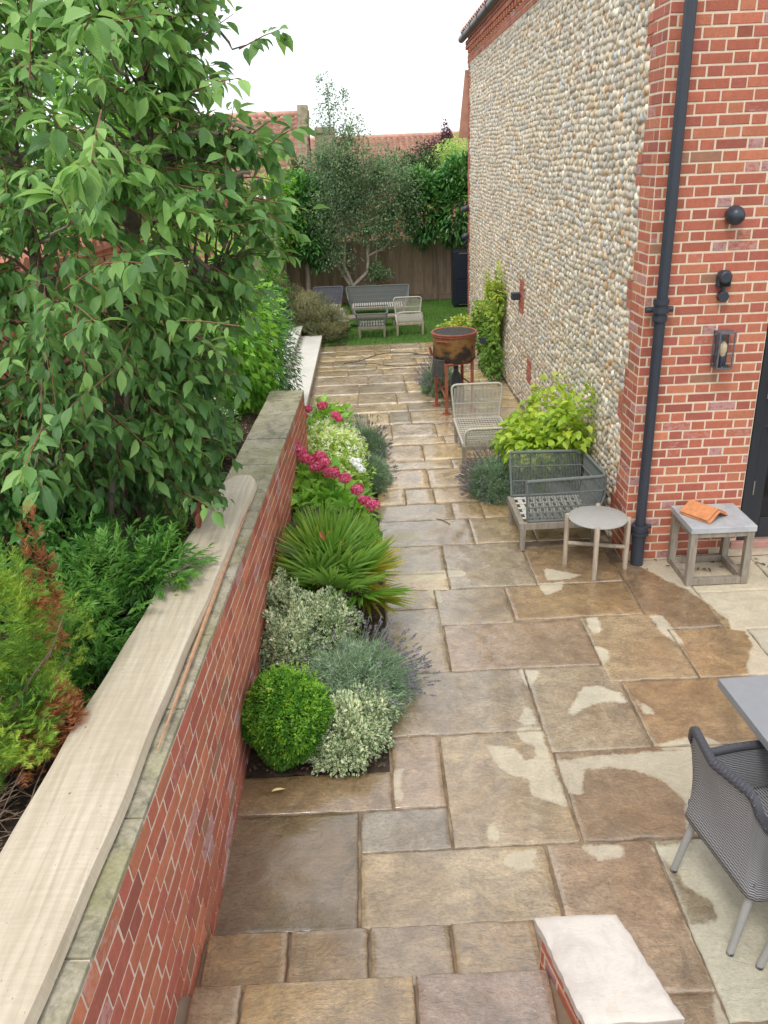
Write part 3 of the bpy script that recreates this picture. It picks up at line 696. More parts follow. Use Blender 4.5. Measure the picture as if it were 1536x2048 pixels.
# ================================================================== GARDEN WALL on the left, coping, board
WX = lambda y: -.900+.033*(y-1.5)
WY0, WY1, WH = .45, 7.95, 1.10
gw = thing('garden_wall', (WX(4), 4, 0), 0, 'low red brick retaining wall with mossy stone coping beside the paving', 'wall')
ang = math.atan(.033); U = np.array([math.sin(ang), math.cos(ang), 0]); N_ = np.array([math.cos(ang), -math.sin(ang), 0])
o_ = np.array([WX(WY0), WY0, 0]); Lw = (WY1-WY0)/math.cos(ang)
MORT2 = m_mortar('pale_mortar', (.66, .56, .46))
brick_mesh('brickwork', flemish(0, Lw, -.04, 14, off=.07, H=.0793), o_-np.array([0, 0, 0]), U, N_, gw, .034, seed=31, gap=.0062, cham=.002)
def wallbox(mb, a0, a1, d0, d1, z0, z1):
    P = [o_+U*a_+N_*d_ for a_, d_ in ((a0, d0), (a0, d1), (a1, d1), (a1, d0))]
    mb.hexa([(p_[0], p_[1], z0) for p_ in P], [(p_[0], p_[1], z1) for p_ in P])
mb = MB()
for i in range(30): wallbox(mb, Lw*i/30, Lw*(i+1)/30, -.10, -.0020, -.05, WH-.032)
wallbox(mb, .0, Lw, -.30, -.101, -.05, WH-.032); mb.build('wall_core', MORT2, gw)
er = flemish(0, .30, -.04, 14, off=.03, H=.0775); brick_mesh('end_brickwork', er, o_+U*(Lw+.012)-N_*.30, N_, U, gw, .03, seed=32)
m = Mat('mossy_coping', .85); p = m.pos()
c = m.ramp(m.noise(p, 5, 8, .7, .6), [(.25, (.13, .12, .085)), (.40, (.27, .25, .17)), (.52, (.38, .34, .25)), (.62, (.46, .41, .32)), (.78, (.24, .235, .12))])
c = m.mix(m.ramp(m.noise(p, 2.1, 4), [(.45, 0), (.65, .6)]), c, (.30, .285, .13)); c = m.mix(m.ramp(m.noise(p, 9, 7, .75, .5), [(.52, 0), (.62, .55)]), c, (.11, .10, .075)); c = m.mix(.6, c, m.ramp(m.noise(p, 60, 5), [(.3, .7), (.7, 1.25)]), 'MULTIPLY')
m.col(c); m.bump(m.noise(p, 40, 8, .7), .7, .012); COP = m.m
a_ = 0.0; r_ = random.Random(3); k = 0
lens = [.62, .60, .55, .62, .58, .6, .64, .6, .57, .62, .6, .63, .9]
for Ls in lens:
    b_ = min(a_+Ls, Lw+.02)
    if b_-a_ < .1: break
    nx, ny = 12, 16
    mb = MB(); dj = r_.uniform(-.006, .006)
    wallbox(mb, a_+.005, b_-.005, -.335+dj, .002+dj*.4, WH-.03, WH-r_.uniform(0, .004)); mb.build('coping_stone', COP, gw, .004)
    a_ = b_
mb = MB(); wallbox(mb, .0, Lw-.01, -.32, -.002, WH-.05, WH-.012); mb.build('coping_mortar', MORT2, gw)
for o in gw.children:
    if o.name.startswith(('brickwork', 'wall_core')):
        n_ = len(o.data.vertices); cv = np.zeros(n_*3, np.float32); o.data.vertices.foreach_get('co', cv); cv = cv.reshape(-1, 3); wy = cv[:, 1]+gw.location[1]; wz = cv[:, 2]
        cv[:, 0] += np.maximum(0, -.825-WX(wy))*np.clip(1-wz/1.08, 0, 1)*(cv[:, 0]+gw.location[0] > WX(wy)-.12); o.data.vertices.foreach_set('co', cv.ravel())
# timber board lying on the coping
m = Mat('pale_timber', .62); p = m.obj()
g1 = m.noise(m.mapping(p, (9, .55, 9)), 3.2, 8, .62, 1.1)
wv = m.n('TexWave'); wv.wave_type = 'BANDS'; wv.bands_direction = 'X'; wv.inputs['Scale'].default_value = 7; wv.inputs['Distortion'].default_value = 9; wv.inputs['Detail'].default_value = 4; wv.inputs['Detail Scale'].default_value = .7
m.l(m.mapping(p, (1, .22, 1)), wv.inputs['Vector'])
c = m.ramp(g1, [(.3, (.46, .385, .28)), (.5, (.55, .47, .355)), (.7, (.62, .545, .43))])
c = m.mix(.35, c, m.ramp(wv.outputs['Fac'], [(0, .86), (.5, 1.0), (1, 1.06)]), 'MULTIPLY')
c = m.mix(.5, c, m.ramp(m.noise(m.mapping(p, (3, 30, 3)), 3, 4, .6), [(.35, .86), (.65, 1.08)]), 'MULTIPLY')
vo = m.n('TexVoronoi'); vo.inputs['Scale'].default_value = 9; m.l(m.mapping(p, (1, .8, .1)), vo.inputs['Vector'])
c = m.mix(m.ramp(vo.outputs['Distance'], [(.02, .85), (.06, 0)]), c, (.16, .10, .06)); c = m.mix(m.ramp(m.noise(m.mapping(p, (1, .6, 1)), 2.3, 7, .7), [(.5, 0), (.7, .45)]), c, (.42, .34, .25)); c = m.mix(m.ramp(m.noise(m.mapping(p, (1.5, .8, 1)), 60, 3, .5), [(.70, 0), (.74, .6)]), c, (.2, .15, .1))
m.col(c); m.bump(m.math('ADD', wv.outputs['Fac'], m.noise(m.mapping(p, (30, 2, 30)), 4, 6)), .35, .003); WOOD0 = m.m
# outline measured from the photograph at z = WH+.05
zt = WH+.058
Lp = [PZ(u, v, zt) for u, v in ((0, 1715), (95, 1545), (180, 1400), (255, 1262), (300, 1190), (360, 1100), (400, 1040), (450, 962))]
Rp = [PZ(u, v, zt) for u, v in ((40, 2048), (155, 1800), (245, 1600), (318, 1430), (372, 1290), (405, 1200), (440, 1120), (470, 1050), (507, 985))]
Lp = np.array(Lp); Rp = np.array(Rp); pl_, pr_ = np.polyfit(Lp[:, 1], Lp[:, 0], 1), np.polyfit(Rp[:, 1], Rp[:, 0], 1); ys = np.linspace(.55, 5.45, 60)
xl = np.polyval(pl_, ys); xr = np.polyval(pr_, ys)
print('board', pl_, pr_)
xl = xl+.006*np.sin(ys*4.1)+.003*np.sin(ys*11); xr = xr+.006*np.sin(ys*3.3+1)+.003*np.sin(ys*9)
tpr = np.clip((ys-5.3)/.15, 0, 1)**2; xl = xl+tpr*.05; xr = xr-tpr*.05
nx = 9; V = []; F = []
for i, yy in enumerate(ys):
    for j in range(nx):
        s_ = j/(nx-1); x_ = xl[i]*(1-s_)+xr[i]*s_; V.append((x_, yy, zt-.012*max(0, abs(s_-.5)*2-.8)*5*.5+.003*math.sin(s_*5+yy*2)))
    V.append((xr[i]+.012, yy, WH+.012)); V.append((xl[i]-.01, yy, WH+.012))
w_ = nx+2
for i in range(len(ys)-1):
    for j in range(nx+1): F.append((i*w_+j, i*w_+j+1, (i+1)*w_+j+1, (i+1)*w_+j))
    F.append((i*w_+w_-1, i*w_, (i+1)*w_, (i+1)*w_+w_-1))
F.append(tuple(range(w_))[::-1]); F.append(tuple((len(ys)-1)*w_+j for j in range(w_)))
mb = MB(); mb.add(V, F); tag(mb.build('timber_board', WOOD0, smooth=True, origin=(-1.1, 3, WH)), 'long pale sawn timber board lying along the top of the garden wall', 'board')
m2 = simple('split_timber', (.47, .27, .16), .7, .2, 15)
mb = MB(); q = [PZ(u, v, WH+.02) for u, v in ((315, 1500), (372, 1345), (420, 1215), (455, 1120), (500, 1005))]
mb.tube(q, [.004, .009, .011, .009, .004], 6); tag(mb.build('timber_offcut', m2, smooth=True, origin=q[2]), 'thin reddish strip of split timber beside the long board on the wall', 'wood strip')
q = PZ(412, 1172, zt+.004)
# ================================================================== steps at the bottom and the low pier wall
st = []
def steps_mesh(lst, z): return slab_mesh('s', lst, z, .03, .05)
SG = [((-.815, -.46), (-.46, -.12), (-.12, .23), (.23, .595)), ((-.80, -.60), (-.60, .06), (.06, .575)), ((-.80, -.4), (-.4, .1), (.1, .62))]
SC = [[(.33, .22, .11), (.30, .22, .14), (.31, .24, .16), (.34, .25, .15)], [(.32, .23, .15), (.37, .26, .135), (.29, .215, .18)], [BRN, SLT, BRN]]
RIS = simple('step_riser', (.25, .18, .12), .6, .2, 12)
for i in range(3):
    z = .15*(i+1); y1 = 2.52-.35*i; y0 = y1-.37
    V, F, C, t_ = steps_mesh([(a_, b_, y0, y1, SC[i][j]) for j, (a_, b_) in enumerate(SG[i])], z)
    o = npmesh('garden_step', V, [F], STONE, tint=t_, col=C, smooth=True)
    tag(o, kind='structure')
    mb = MB(); mb.box(-.93, .64, y0-.36, y1-.025, z-.15, z-.028); tag(mb.build('step_riser', RIS), kind='structure')
pier = thing('low_wall', (.7, 2.0, 0), 0, 'low brick wall with a pale dry riven stone cap beside the steps', 'wall')
m = Mat('pale_dry_stone', .85); p = m.pos(); c = m.ramp(m.noise(p, 6, 7, .7, .5), [(.3, (.48, .42, .37)), (.55, (.62, .56, .50)), (.75, (.56, .47, .38))])
c = m.mix(m.ramp(m.noise(m.mapping(p, (1, 2.5, 1), (0, 0, .6)), 14, 6, .7, 1.5), [(.25, .5), (.38, 0)]), c, (.33, .28, .24)); m.col(c); m.bump(m.noise(m.mapping(p, (1, 2, 1), (0, 0, .6)), 9, 9, .72, .8), .5, .012); PDS = m.m
def capslab(y0, y1, x0a, x0b, x1a, x1b):
    nx, ny = 24, 30; V = []; F = []
    for j in range(ny):
        t_ = j/(ny-1); yy = y0+(y1-y0)*t_
        for i in range(nx):
            s_ = i/(nx-1); xx = (x0a*(1-t_)+x0b*t_)*(1-s_)+(x1a*(1-t_)+x1b*t_)*s_
            P_ = np.array([[xx, yy, 0]]); ed = min(i, nx-1-i, j, ny-1-j) == 0
            jx = (lump(P_, 50, 9)[0]-.5)*.006 if ed else 0
            V.append((xx+jx, yy+jx, .45+.005*(lump(P_, 11, 2)[0]-.5)+.003*(lump(P_, 40, 1)[0]-.5)-(.008 if ed else 0)))
    for j in range(ny-1):
        for i in range(nx-1): F.append((j*nx+i, j*nx+i+1, (j+1)*nx+i+1, (j+1)*nx+i))
    ring = list(range(nx))+[j*nx+nx-1 for j in range(1, ny)]+[(ny-1)*nx+i for i in range(nx-2, -1, -1)]+[j*nx for j in range(ny-2, 0, -1)]
    b0 = len(V); V += [(V[r_][0], V[r_][1], .405) for r_ in ring]
    for q_ in range(len(ring)): F.append((ring[q_], b0+q_, b0+(q_+1) % len(ring), ring[(q_+1) % len(ring)]))
    mb = MB(); mb.add(V, F); mb.build('cap_stone', PDS, pier, smooth=True)
capslab(1.845, 2.275, .630, .54, .97, .86); capslab(1.2, 1.825, .775, .637, 1.1, .975)
mb = MB(); mb.hexa([(.80, 1.2, -.05), (1.07, 1.2, -.05), (.84, 2.245, -.05), (.562, 2.245, -.05)], [(.80, 1.2, .40), (1.07, 1.2, .40), (.84, 2.245, .40), (.562, 2.245, .40)]); mb.build('wall_core', MORT, pier)
u_ = nrm(np.array([.562-.80, 2.245-1.2, 0])); brick_mesh('brickwork', flemish(0, 1.07, -.05, 6, off=.02), (.797, 1.2, 0), u_, (-u_[1], u_[0], 0), pier, .02, seed=41)
brick_mesh('end_brickwork', flemish(0, .28, -.05, 6, off=.1), (.562, 2.247, 0), (1, 0, 0), (0, 1, 0), pier, .02, seed=42)
# ================================================================== white stone steps at the left beyond the wall
WST = Mat('white_stone', .55); p = WST.pos(); WST.col(WST.ramp(WST.noise(p, 3, 6), [(.3, (.66, .63, .56)), (.7, (.80, .77, .71))])); WST.bump(WST.noise(p, 60), .2, .004)
ws = thing('white_stone_steps', (-1.4, 12, 0), 0, 'two long smooth cream white stone steps at the left side of the paving', 'steps')
mb = MB(); mb.box(-1.32, -.905, 8.15, 15.45, .13, .17); mb.build('tread', WST.m, ws, .004)
for y0 in (8.15, 10.35, 12.35, 14.35): mb = MB(); mb.box(-2.3, -1.27, y0+.004, min(y0+2, 15.6)-.002 if y0 > 9 else 10.346, .30, .34); mb.build('tread', WST.m, ws, .004)
mb = MB(); mb.box(-1.30, -.925, 8.15, 15.42, -.05, .129); mb.box(-2.3, -1.30, 8.15, 15.55, -.05, .299); mb.build('riser', simple('pale_riser', (.52, .49, .43), .7), ws)
# ================================================================== left boundary wall with pantile capping, far flint boundary wall
bw = thing('boundary_wall', (-2.95, 6, 0), 0, 'tall terracotta brick boundary wall with rounded tile capping behind the cherry tree', 'wall')
mb = MB(); mb.box(-3.2, -2.96, .5, 12.5, -.05, 2.38); mb.build('wall_core', m_mortar('red_mortar', (.40, .22, .15)), bw)
brick_mesh('brickwork', flemish(0, 9.5, .8, 21, off=.0), (-2.955, 3.0, 0), (0, 1, 0), (1, 0, 0), bw, .02, seed=51)
m = simple('terracotta', (.36, .14, .08), .8, .35, 10)
mb = MB(); mb.box(-3.25, -2.90, .5, 12.5, 2.38, 2.44)
for yy in np.arange(3.5, 12.4, .24): mb.tube([(-3.22, yy, 2.47), (-2.92, yy, 2.45)], .085, 12)
mb.build('tile_capping', m, bw, smooth=True)
fb = thing('flint_boundary_wall', (-2, 17, 0), 0, 'pale flint boundary wall glimpsed behind the cherry leaves at the far left', 'wall')
mb = MB(); mb.box(-2.3, -1.93, 15.6, 20.2, -.05, 2.55); mb.build('wall_core', FMORT, fb)
V0 = np.stack([rng.uniform(15.65, 20.15, 3200), rng.uniform(.05, 2.5, 3200)], 1); n = len(V0)
Ax = tv[None, :, 0]*.035; Bz = tv[None, :, 1]*.042*rng.uniform(.8, 1.2, (n, 1))
V = np.stack([-1.935+tv[None, :, 2]*.03+0*Bz, V0[:, :1]+Ax+0*Bz, V0[:, 1:]+Bz], -1).reshape(-1, 3); off = (np.arange(n)*len(tv))[:, None, None]
cc = pal[rng.choice(9, n)]*.95
npmesh('flint_cobbles', V, [(np.array(tf)[None]+off).reshape(-1, 4), (np.array(tt)[None]+off).reshape(-1, 3)], COB, fb, col=np.repeat(cc, len(tv), 0), smooth=True)
# ================================================================== far fence
m = Mat('fence_board', .85); p = m.pos(); c = m.ramp(m.noise(m.mapping(p, (8, 8, .8)), 3, 7, .65, .8), [(.3, (.32, .22, .17)), (.55, (.50, .35, .27)), (.75, (.60, .44, .35))])
c = m.mix(.7, c, m.ramp(m.attr().outputs['Fac'], [(0, .65), (1, 1.35)]), 'MULTIPLY'); m.col(c); m.bump(m.noise(m.mapping(p, (20, 20, 1)), 5, 5), .5, .01); FB = m.m
fence = thing('board_fence', (0, 20.2, 0), 0, 'brown vertical board fence at the far end of the lawn', 'fence')
V = []; F = []; T_ = []; x = -3.0; i = 0
while x < 7:
    w_ = .105; y0 = 20.2-(.012 if i % 2 else 0); V += [(x, y0, .14), (x+w_, y0, .14), (x+w_, y0, 1.42), (x, y0, 1.42), (x, y0+.02, .14), (x+w_, y0+.02, .14), (x+w_, y0+.02, 1.42), (x, y0+.02, 1.42)]
    b = i*8; F += [(b, b+1, b+2, b+3), (b+1, b+5, b+6, b+2), (b+4, b, b+3, b+7), (b+3, b+2, b+6, b+7)]; T_ += [random.random()]*8; x += .098; i += 1
npmesh('boards', V, [np.array(F)], FB, fence, tint=T_)
mb = MB(); mb.box(-3, 7, 20.15, 20.18, .0, .14); mb.build('gravel_board', FB, fence)
for xx in (-2.2, -.35, 1.62, 3.2): mb = MB(); mb.box(xx-.05, xx+.05, 20.09, 20.185, 0, 1.48); mb.build('post', FB, fence, .004)
# black cabinet
cab = thing('black_cabinet', (2.5, 19.1, 0), 0, 'tall dark navy metal storage cabinet on the lawn at the house corner', 'cabinet')
CB = simple('navy_metal', (.018, .024, .042), .4, .08, 20, .2, .03)
mb = MB(); mb.box(1.93, 2.75, 18.9, 19.35, .03, 1.22); mb.build('body', CB, cab, .008)
mb = MB(); mb.box(2.02, 2.70, 18.885, 18.899, .10, .60); mb.box(2.02, 2.70, 18.885, 18.899, .63, 1.15); mb.build('door', CB, cab, .004)
MB().box(2.06, 2.40, 18.87, 18.884, .055, .07).build('handle', MET, cab); MB().box(2.06, 2.45, 18.87, 18.89, 1.165, 1.19).build('handle', MET, cab)
# ================================================================== neighbours' houses
WALLB = m_brick('brick_far')
def nb_house(name, label, x0, x1, y0, y1, ze, zr, xr0=None):
    h_ = thing(name, ((x0+x1)/2, y0, 0), 0, label, 'house')
    rr = flemish(0, x1-x0, 0, int(ze/.15), H=.15, S=.45, Hd=.225); brick_mesh('wall', rr, (x0, y0, 0), (1, 0, 0), (0, -1, 0), h_, .05, seed=61, gap=.008)
    mb = MB(); mb.box(x0, x1, y0+.01, y1, -.05, ze+.05); mb.build('wall_core', MORT2, h_)
    ym = (y0+y1)/2; nr = 14; pantiles('roof', (x0-.2, y0-.3, ze), (x1+.2, y0-.3, ze), (0, (ym-y0+.3)/nr, (zr-ze)/nr), nr, int((x1-x0)/.24), TILE, h_, .3, .04)
    mb = MB(); mb.tube([(x0-.2, ym, zr+.03), (x1+.2, ym, zr+.03)], .12, 10); mb.build('ridge', TILE, h_, smooth=True)
    return h_, ym
h1, ym = nb_house('tiled_house', 'brick house with steep red pantile roof and stepped gable at the left background', -9, -2.05, 30, 36, 2.4, 4.75)
mb = MB(); LG = simple('lichen_brick', (.33, .29, .20), .9, .3, 6)
for i in range(12):
    t_ = i/11; mb.box(-2.25, -1.9, 29.7+t_*3.3-.15, 29.7+t_*3.3+.2, 2.2, 2.45+t_*2.4)
mb.box(-2.25, -1.9, 32.6, 33.4, 2.2, 5.05); mb.build('gable_parapet', LG, h1)
mb = MB(); mb.box(-1.75, -1.0, 34, 34.8, 2.4, 4.35); mb.box(-1.8, -.95, 33.95, 34.85, 4.15, 4.25); mb.build('chimney', LG, h1)
h2, ym = nb_house('long_tiled_house', 'long house with a lower red pantile roof behind the middle and right of the hedge', -2.0, 6.5, 36, 41, 2.5, 3.98)
mb = MB(); WH_ = simple('white_paint', (.75, .75, .75), .5, .03)
mb.box(-1.4, -.2, 35.93, 35.99, 1.0, 2.3); wf = mb.build('window', WH_, h2)
mb = MB(); mb.box(-1.32, -.84, 35.915, 35.928, 1.08, 2.22); mb.box(-.76, -.28, 35.915, 35.928, 1.08, 2.22); mb.build('pane', GLS, wf)
# ================================================================== PLANTS
UPV = np.array([0, 0, 1.])
BARK = simple('grey_bark', (.16, .125, .10), .85, .35, 22, 0, .8)
BARK2 = simple('pale_bark', (.36, .31, .25), .85, .25, 20, 0, .6)
TWIG = simple('red_brown_twig', (.24, .10, .06), .6, .25, 40)
DEADW = simple('dead_stem', (.20, .145, .105), .9, .4, 30)
def curve_pts(a, b, n=6, sag=0.0, wob=.02, r_=random):
    a = np.array(a, float); b = np.array(b, float); out_ = []
    for i in range(n+1):
        t_ = i/n; p_ = a*(1-t_)+b*t_; p_[2] += sag*4*t_*(1-t_)
        if 0 < i < n: p_ = p_+np.array([r_.gauss(0, wob) for _ in range(3)])
        out_.append(p_)
    return out_
def leaf_dirs(n, base, spread, droop):
    d = nrm(base+rng.normal(0, spread, (n, 3))); d[:, 2] -= droop; return nrm(d)
def up_normals(D, jit=.35):
    n_ = UPV[None]-(D@UPV)[:, None]*D+rng.normal(0, jit, D.shape); return nrm(n_)
# ---- cherry tree -------------------------------------------------
CH = leafmat('cherry_leaf', (.026, .070, .020), (.060, .142, .036), (.165, .285, .075), .38, .36, veins=75, spec=.55, gain=1.85)
cherry = thing('cherry_tree', (-1.75, 4.8, .84), 0, 'multi-stemmed cherry tree with big drooping toothed leaves growing behind the garden wall', 'tree')
cy = 4.75
trunkA = [PZ(232, 1135, .84)] + [PY(u, v, cy) for u, v in ((243, 900), (250, 700), (262, 500), (276, 330), (290, 200), (306, 90))]
trunkB = [trunkA[6], PY(296, 20, cy), PY(285, -80, cy), PY(280, -200, cy)]
trunkC = [trunkA[6], PY(365, 40, cy), PY(402, -5, cy-.05), PY(450, -80, cy-.1)]
trunkD = [trunkA[5], PY(285, 110, cy+.1), PY(283, 20, cy+.15), PY(275, -60, cy+.15)]
st2 = [PZ(155, 1075, .84)]+[PY(u, v, 4.6) for u, v in ((140, 900), (118, 760), (88, 620), (68, 500), (50, 400), (28, 300), (35, 200), (62, 60), (70, -60))]
st3 = [PZ(215, 1140, .84)]+[PY(u, v, 4.4) for u, v in ((225, 960), (255, 830), (250, 700))]
st4 = [PZ(250, 1140, .84)]+[PY(u, v, 4.9) for u, v in ((300, 950), (330, 820), (372, 700), (400, 600))]
mb = MB()
mb.tube(trunkA, [.055, .05, .047, .045, .042, .038, .034], 12); mb.tube(trunkB, [.03, .024, .02, .015], 8); mb.tube(trunkC, [.028, .026, .02, .015], 8); mb.tube(trunkD, [.018, .017, .015, .01], 8)
mb.tube(st2, [.045, .042, .038, .034, .032, .028, .022, .018, .014, .01], 10); mb.tube(st3, [.022, .02, .018, .015], 8); mb.tube(st4, [.024, .022, .018, .015, .012], 8)
mb.build('trunk', BARK, cherry, smooth=True)
nodesA = np.array([p_ for T__ in (trunkA, trunkB, trunkC, st2, st4) for k_ in range(len(T__)-1) for p_ in np.linspace(T__[k_], T__[k_+1], 5)])
CROWN = [(-120, -150), (430, -150), (400, 0), (430, 60), (410, 130), (395, 200), (430, 260), (505, 250), (535, 310), (535, 420), (540, 480), (515, 540), (470, 600), (440, 680), (460, 745), (430, 800), (420, 960), (400, 1020), (330, 1010), (240, 985), (160, 1020), (110, 1075), (40, 1060), (-120, 1030)]
crown = np.array([[PY(u, v, cy)[0], PY(u, v, cy)[2]] for u, v in CROWN])
lo, hi = crown.min(0), crown.max(0); Q = rng.uniform(lo, hi, (14000, 2)); sd = poly_sd(Q, crown); Q = Q[sd > .02]; sd = sd[sd > .02]
keep = rng.random(len(Q)) < np.clip(.35+np.exp(-sd*2.2), 0, 1); Q, sd = Q[keep], sd[keep]
NCL = 980; Q, sd = Q[:NCL], sd[:NCL]
dyy = np.clip(.12+sd*1.15, 0, 1.15)*np.sign(rng.normal(-.35, 1, len(Q)))*np.sqrt(rng.random(len(Q)))
dyy = np.clip(dyy, -1.25, .9)
CC = np.stack([Q[:, 0], cy+dyy, Q[:, 1]], 1)
# pull sideways positions in or out so that the rounded volume keeps its outline
sclf = (cy+dyy)/cy; CC[:, 0] *= sclf; CC[:, 2] = CAM_H+(CC[:, 2]-CAM_H)*sclf
ctr = np.array([-1.7, cy, 3.0])
parts = []; LT = T_leaf(.30, .2, .52, True); mbt = MB(); mbb = MB(); cc_ = CC
extra = [PY(u, v, yy) for u, v, yy in ((525, 70, 4.7), (110, 240, 3.3), (190, 265, 3.2), (130, 410, 3.2), (165, 330, 3.1), (60, 900, 3.4), (75, 950, 3.3), (560, 270, 4.6), (520, 250, 4.6), (545, 400, 4.5), (560, 440, 4.5), (400, 1000, 4.2), (180, 30, 3.4), (60, 40, 3.4), (430, 160, 4.2), (460, 250, 4.3), (250, 520, 3.5), (410, 640, 3.8), (420, 690, 3.8))]
cc_ = np.concatenate([CC, np.array(extra)])
for i, c0 in enumerate(cc_):
    od = c0-ctr; od[2] *= .35; od = od/(np.linalg.norm(od)+1e-6)
    dirv = nrm(od+rng.normal(0, .45, 3)+np.array([0, -.12, .05]))
    Ltw = rng.uniform(.2, .4); nl = int(rng.uniform(11, 19))
    tt_ = np.linspace(0.05, 1, nl); side = nrm(np.cross(dirv, UPV))
    base = c0+dirv*Ltw*(tt_[:, None]-.5)+np.array([0, 0, -.10])*((tt_[:, None])**2)*Ltw
    sgn = np.where(np.arange(nl) % 2 == 0, 1, -1)[:, None]
    dr_ = rng.uniform(.05, .95)
    D = nrm(dirv*.55+sgn*side*rng.uniform(.35, .9, (nl, 1))+rng.normal(0, .38, (nl, 3))-UPV*dr_)
    Nn = up_normals(D, .35); S = rng.uniform(.045, .115, nl)*(1.25 if c0[1] < 3.7 else 1)
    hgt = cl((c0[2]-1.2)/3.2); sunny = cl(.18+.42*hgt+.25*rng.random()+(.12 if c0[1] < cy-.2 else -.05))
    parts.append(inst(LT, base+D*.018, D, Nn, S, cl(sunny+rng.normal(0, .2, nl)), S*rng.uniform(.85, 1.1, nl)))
    mbt.tube([base[0]-dirv*.04, base[nl//2], base[-1]], [.0035, .003, .0015], 4, False)
    if i % 4 == 0 or i >= len(CC):
        j = np.argmin(np.linalg.norm(nodesA-(c0-np.array([0, 0, .25])), axis=1)); nd = nodesA[j]
        if np.linalg.norm(nd-c0) < 1.6: mbb.tube(curve_pts(nd, base[0], 5, -.04, .02), [.013, .011, .009, .007, .005, .0035], 6, False)
for a_, b_, rr in (((262, 500), (420, 540), .012), ((352, 620), (430, 530), .012), ((276, 300), (440, 270), .012), ((500, 345), (400, 430), .011), ((440, 250), (500, 265), .01), ((200, 20), (300, 82), .01), ((20, 65), (100, 65), .008)):
    mbb.tube(curve_pts(PY(*a_, cy-.25), PY(*b_, cy-.35), 5, .03, .015), [rr]*6, 6, False)
mbb.build('branch', BARK, cherry, smooth=True)
mbt.build('twigs', TWIG, cherry, smooth=True)
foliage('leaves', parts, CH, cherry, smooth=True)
# ---- generic shrubs ---------------------------------------------
def ell_pts(n, c, r, shell=.35, lumpy=.12, seed=0, zmin=None, s=3.0):
    d = rnd_unit(n); k_ = 1+lumpy*(lump(d, s, seed)*2-1)*2
    rr = (1-shell*rng.random(n)**1.6)*k_
    P = d*rr[:, None]*np.array(r)+np.array(c)
    if zmin is not None: ok_ = P[:, 2] > zmin; P, d = P[ok_], d[ok_]
    return P, d
def leafy(parent, mat, c, r, n, size, T, shell=.4, lumpy=.12, seed=0, droop=.3, out=1.0, spread=.6, njit=.4, zmin=None, tb=.5, tv=.22, name='leaves', smooth=True, wf=1.0, ls=3.0):
    P, d = ell_pts(n, c, r, shell, lumpy, seed, zmin, ls)
    D = nrm(d*out+rng.normal(0, spread, d.shape)-UPV*droop); Nn = up_normals(D, njit)
    t_ = cl(tb+(lump(P, 9/max(r), seed+3)-.5)*.5+rng.normal(0, tv, len(P))*.7+(d[:, 2])*.12)
    return inst(T, P, D, Nn, rng.uniform(size*.75, size*1.2, len(P)), t_, rng.uniform(size*.75, size*1.2, len(P))*wf)
def stems(parent, c, r, n, mat, base, rad=.006, name='stem'):
    mb = MB()
    for i in range(n):
        d = nrm(np.array([random.gauss(0, 1), random.gauss(0, 1), random.random()*1.5])); e_ = np.array(c)+d*np.array(r)*random.uniform(.5, .9)
        mb.tube(curve_pts(base, e_, 5, 0, .015), [rad, rad*.8, rad*.7, rad*.6, rad*.5, rad*.3], 5, False)
    return mb.build(name, mat, parent, smooth=True)
# clipped ball of box
BOXM = leafmat('box_leaf', (.025, .085, .010), (.065, .18, .018), (.20, .36, .035), .38, .25)
t0 = thing('box_ball', (-.575, 3.95, 0), 0, 'small round clipped bush with tiny bright green leaves at the near end of the bed', 'bush')
TS = T_small(.6, .18)
pp = [leafy(t0, BOXM, (-.575, 3.88, .25), (.245, .28, .265), 25000, .021, TS, .25, .055, 1, .0, .8, .7, .9, .01, .5, .25, ls=7)]
dd_ = rnd_unit(90); dd_[:, 2] = np.abs(dd_[:, 2])*.8; dd_ = nrm(dd_)
for k_ in range(6): pp.append(inst(TS, np.array([-.575, 3.88, .25])+dd_*np.array([.245, .28, .265])*(1.0+.02*k_), nrm(dd_+rng.normal(0, .6, dd_.shape)), rnd_unit(90), .020, .85))
foliage('leaves', pp, BOXM, t0); stems(t0, (-.575, 3.90, .25), (.24, .25, .25), 60, DEADW, (-.575, 3.98, 0), .005)
mb = MB(); lf = PZ(550, 1466, .40)
tl_ = T_leaf(.1, .3, .3); v_, f_, u_ = inst(tl_, np.array([PZ(539, 1462, .50)]), np.array([[.9, -.35, -.15]]), np.array([[0, -.5, 1.]]), np.array([.055]), .5)[:3]
FAL = leafmat('fallen_leaf_yellow', (.45, .40, .18), (.5, .42, .18), (.5, .4, .2), .6, .1)
o = foliage('fallen_leaf', [inst(tl_, np.array([[-.67, 3.80, .50]]), np.array([[.9, -.45, -.15]]), np.array([[0, -.5, 1.]]), .062, .5)], FAL); tag(o, 'pale yellow fallen leaf resting on the round clipped bush', 'leaf')
# variegated euonymus, two mounds
EUM = leafmat('variegated_leaf', (.045, .115, .035), (.13, .21, .09), (.55, .58, .38), .4, .2, margin=(.66, .68, .47))
def euonymus(c, blobs, label, n):
    t_ = thing('variegated_shrub', c, 0, label, 'shrub', None); pp = []
    for (cx, cy_, cz, rx, ry, rz_, k_) in blobs:
        pp.append(leafy(t_, EUM, (cx, cy_, cz), (rx, ry, rz_), int(n*k_), .030, T_small(.62, .15), .5, .22, int(cx*-100)+5, -.3, .8, .6, .7, .02, .5, .3, ls=5))
    foliage('leaves', pp, EUM, t_)
    stems(t_, blobs[0][:3], blobs[0][3:6], 40, DEADW, (c[0], c[1], 0), .004)
euonymus((-.2, 3.95, 0), [(-.24, 3.88, .11, .19, .21, .15, 1), (-.13, 4.04, .11, .14, .18, .13, .5), (-.34, 3.74, .07, .14, .10, .09, .3)], 'green and cream variegated shrub at the corner of the bed beside the round bush', 6500)
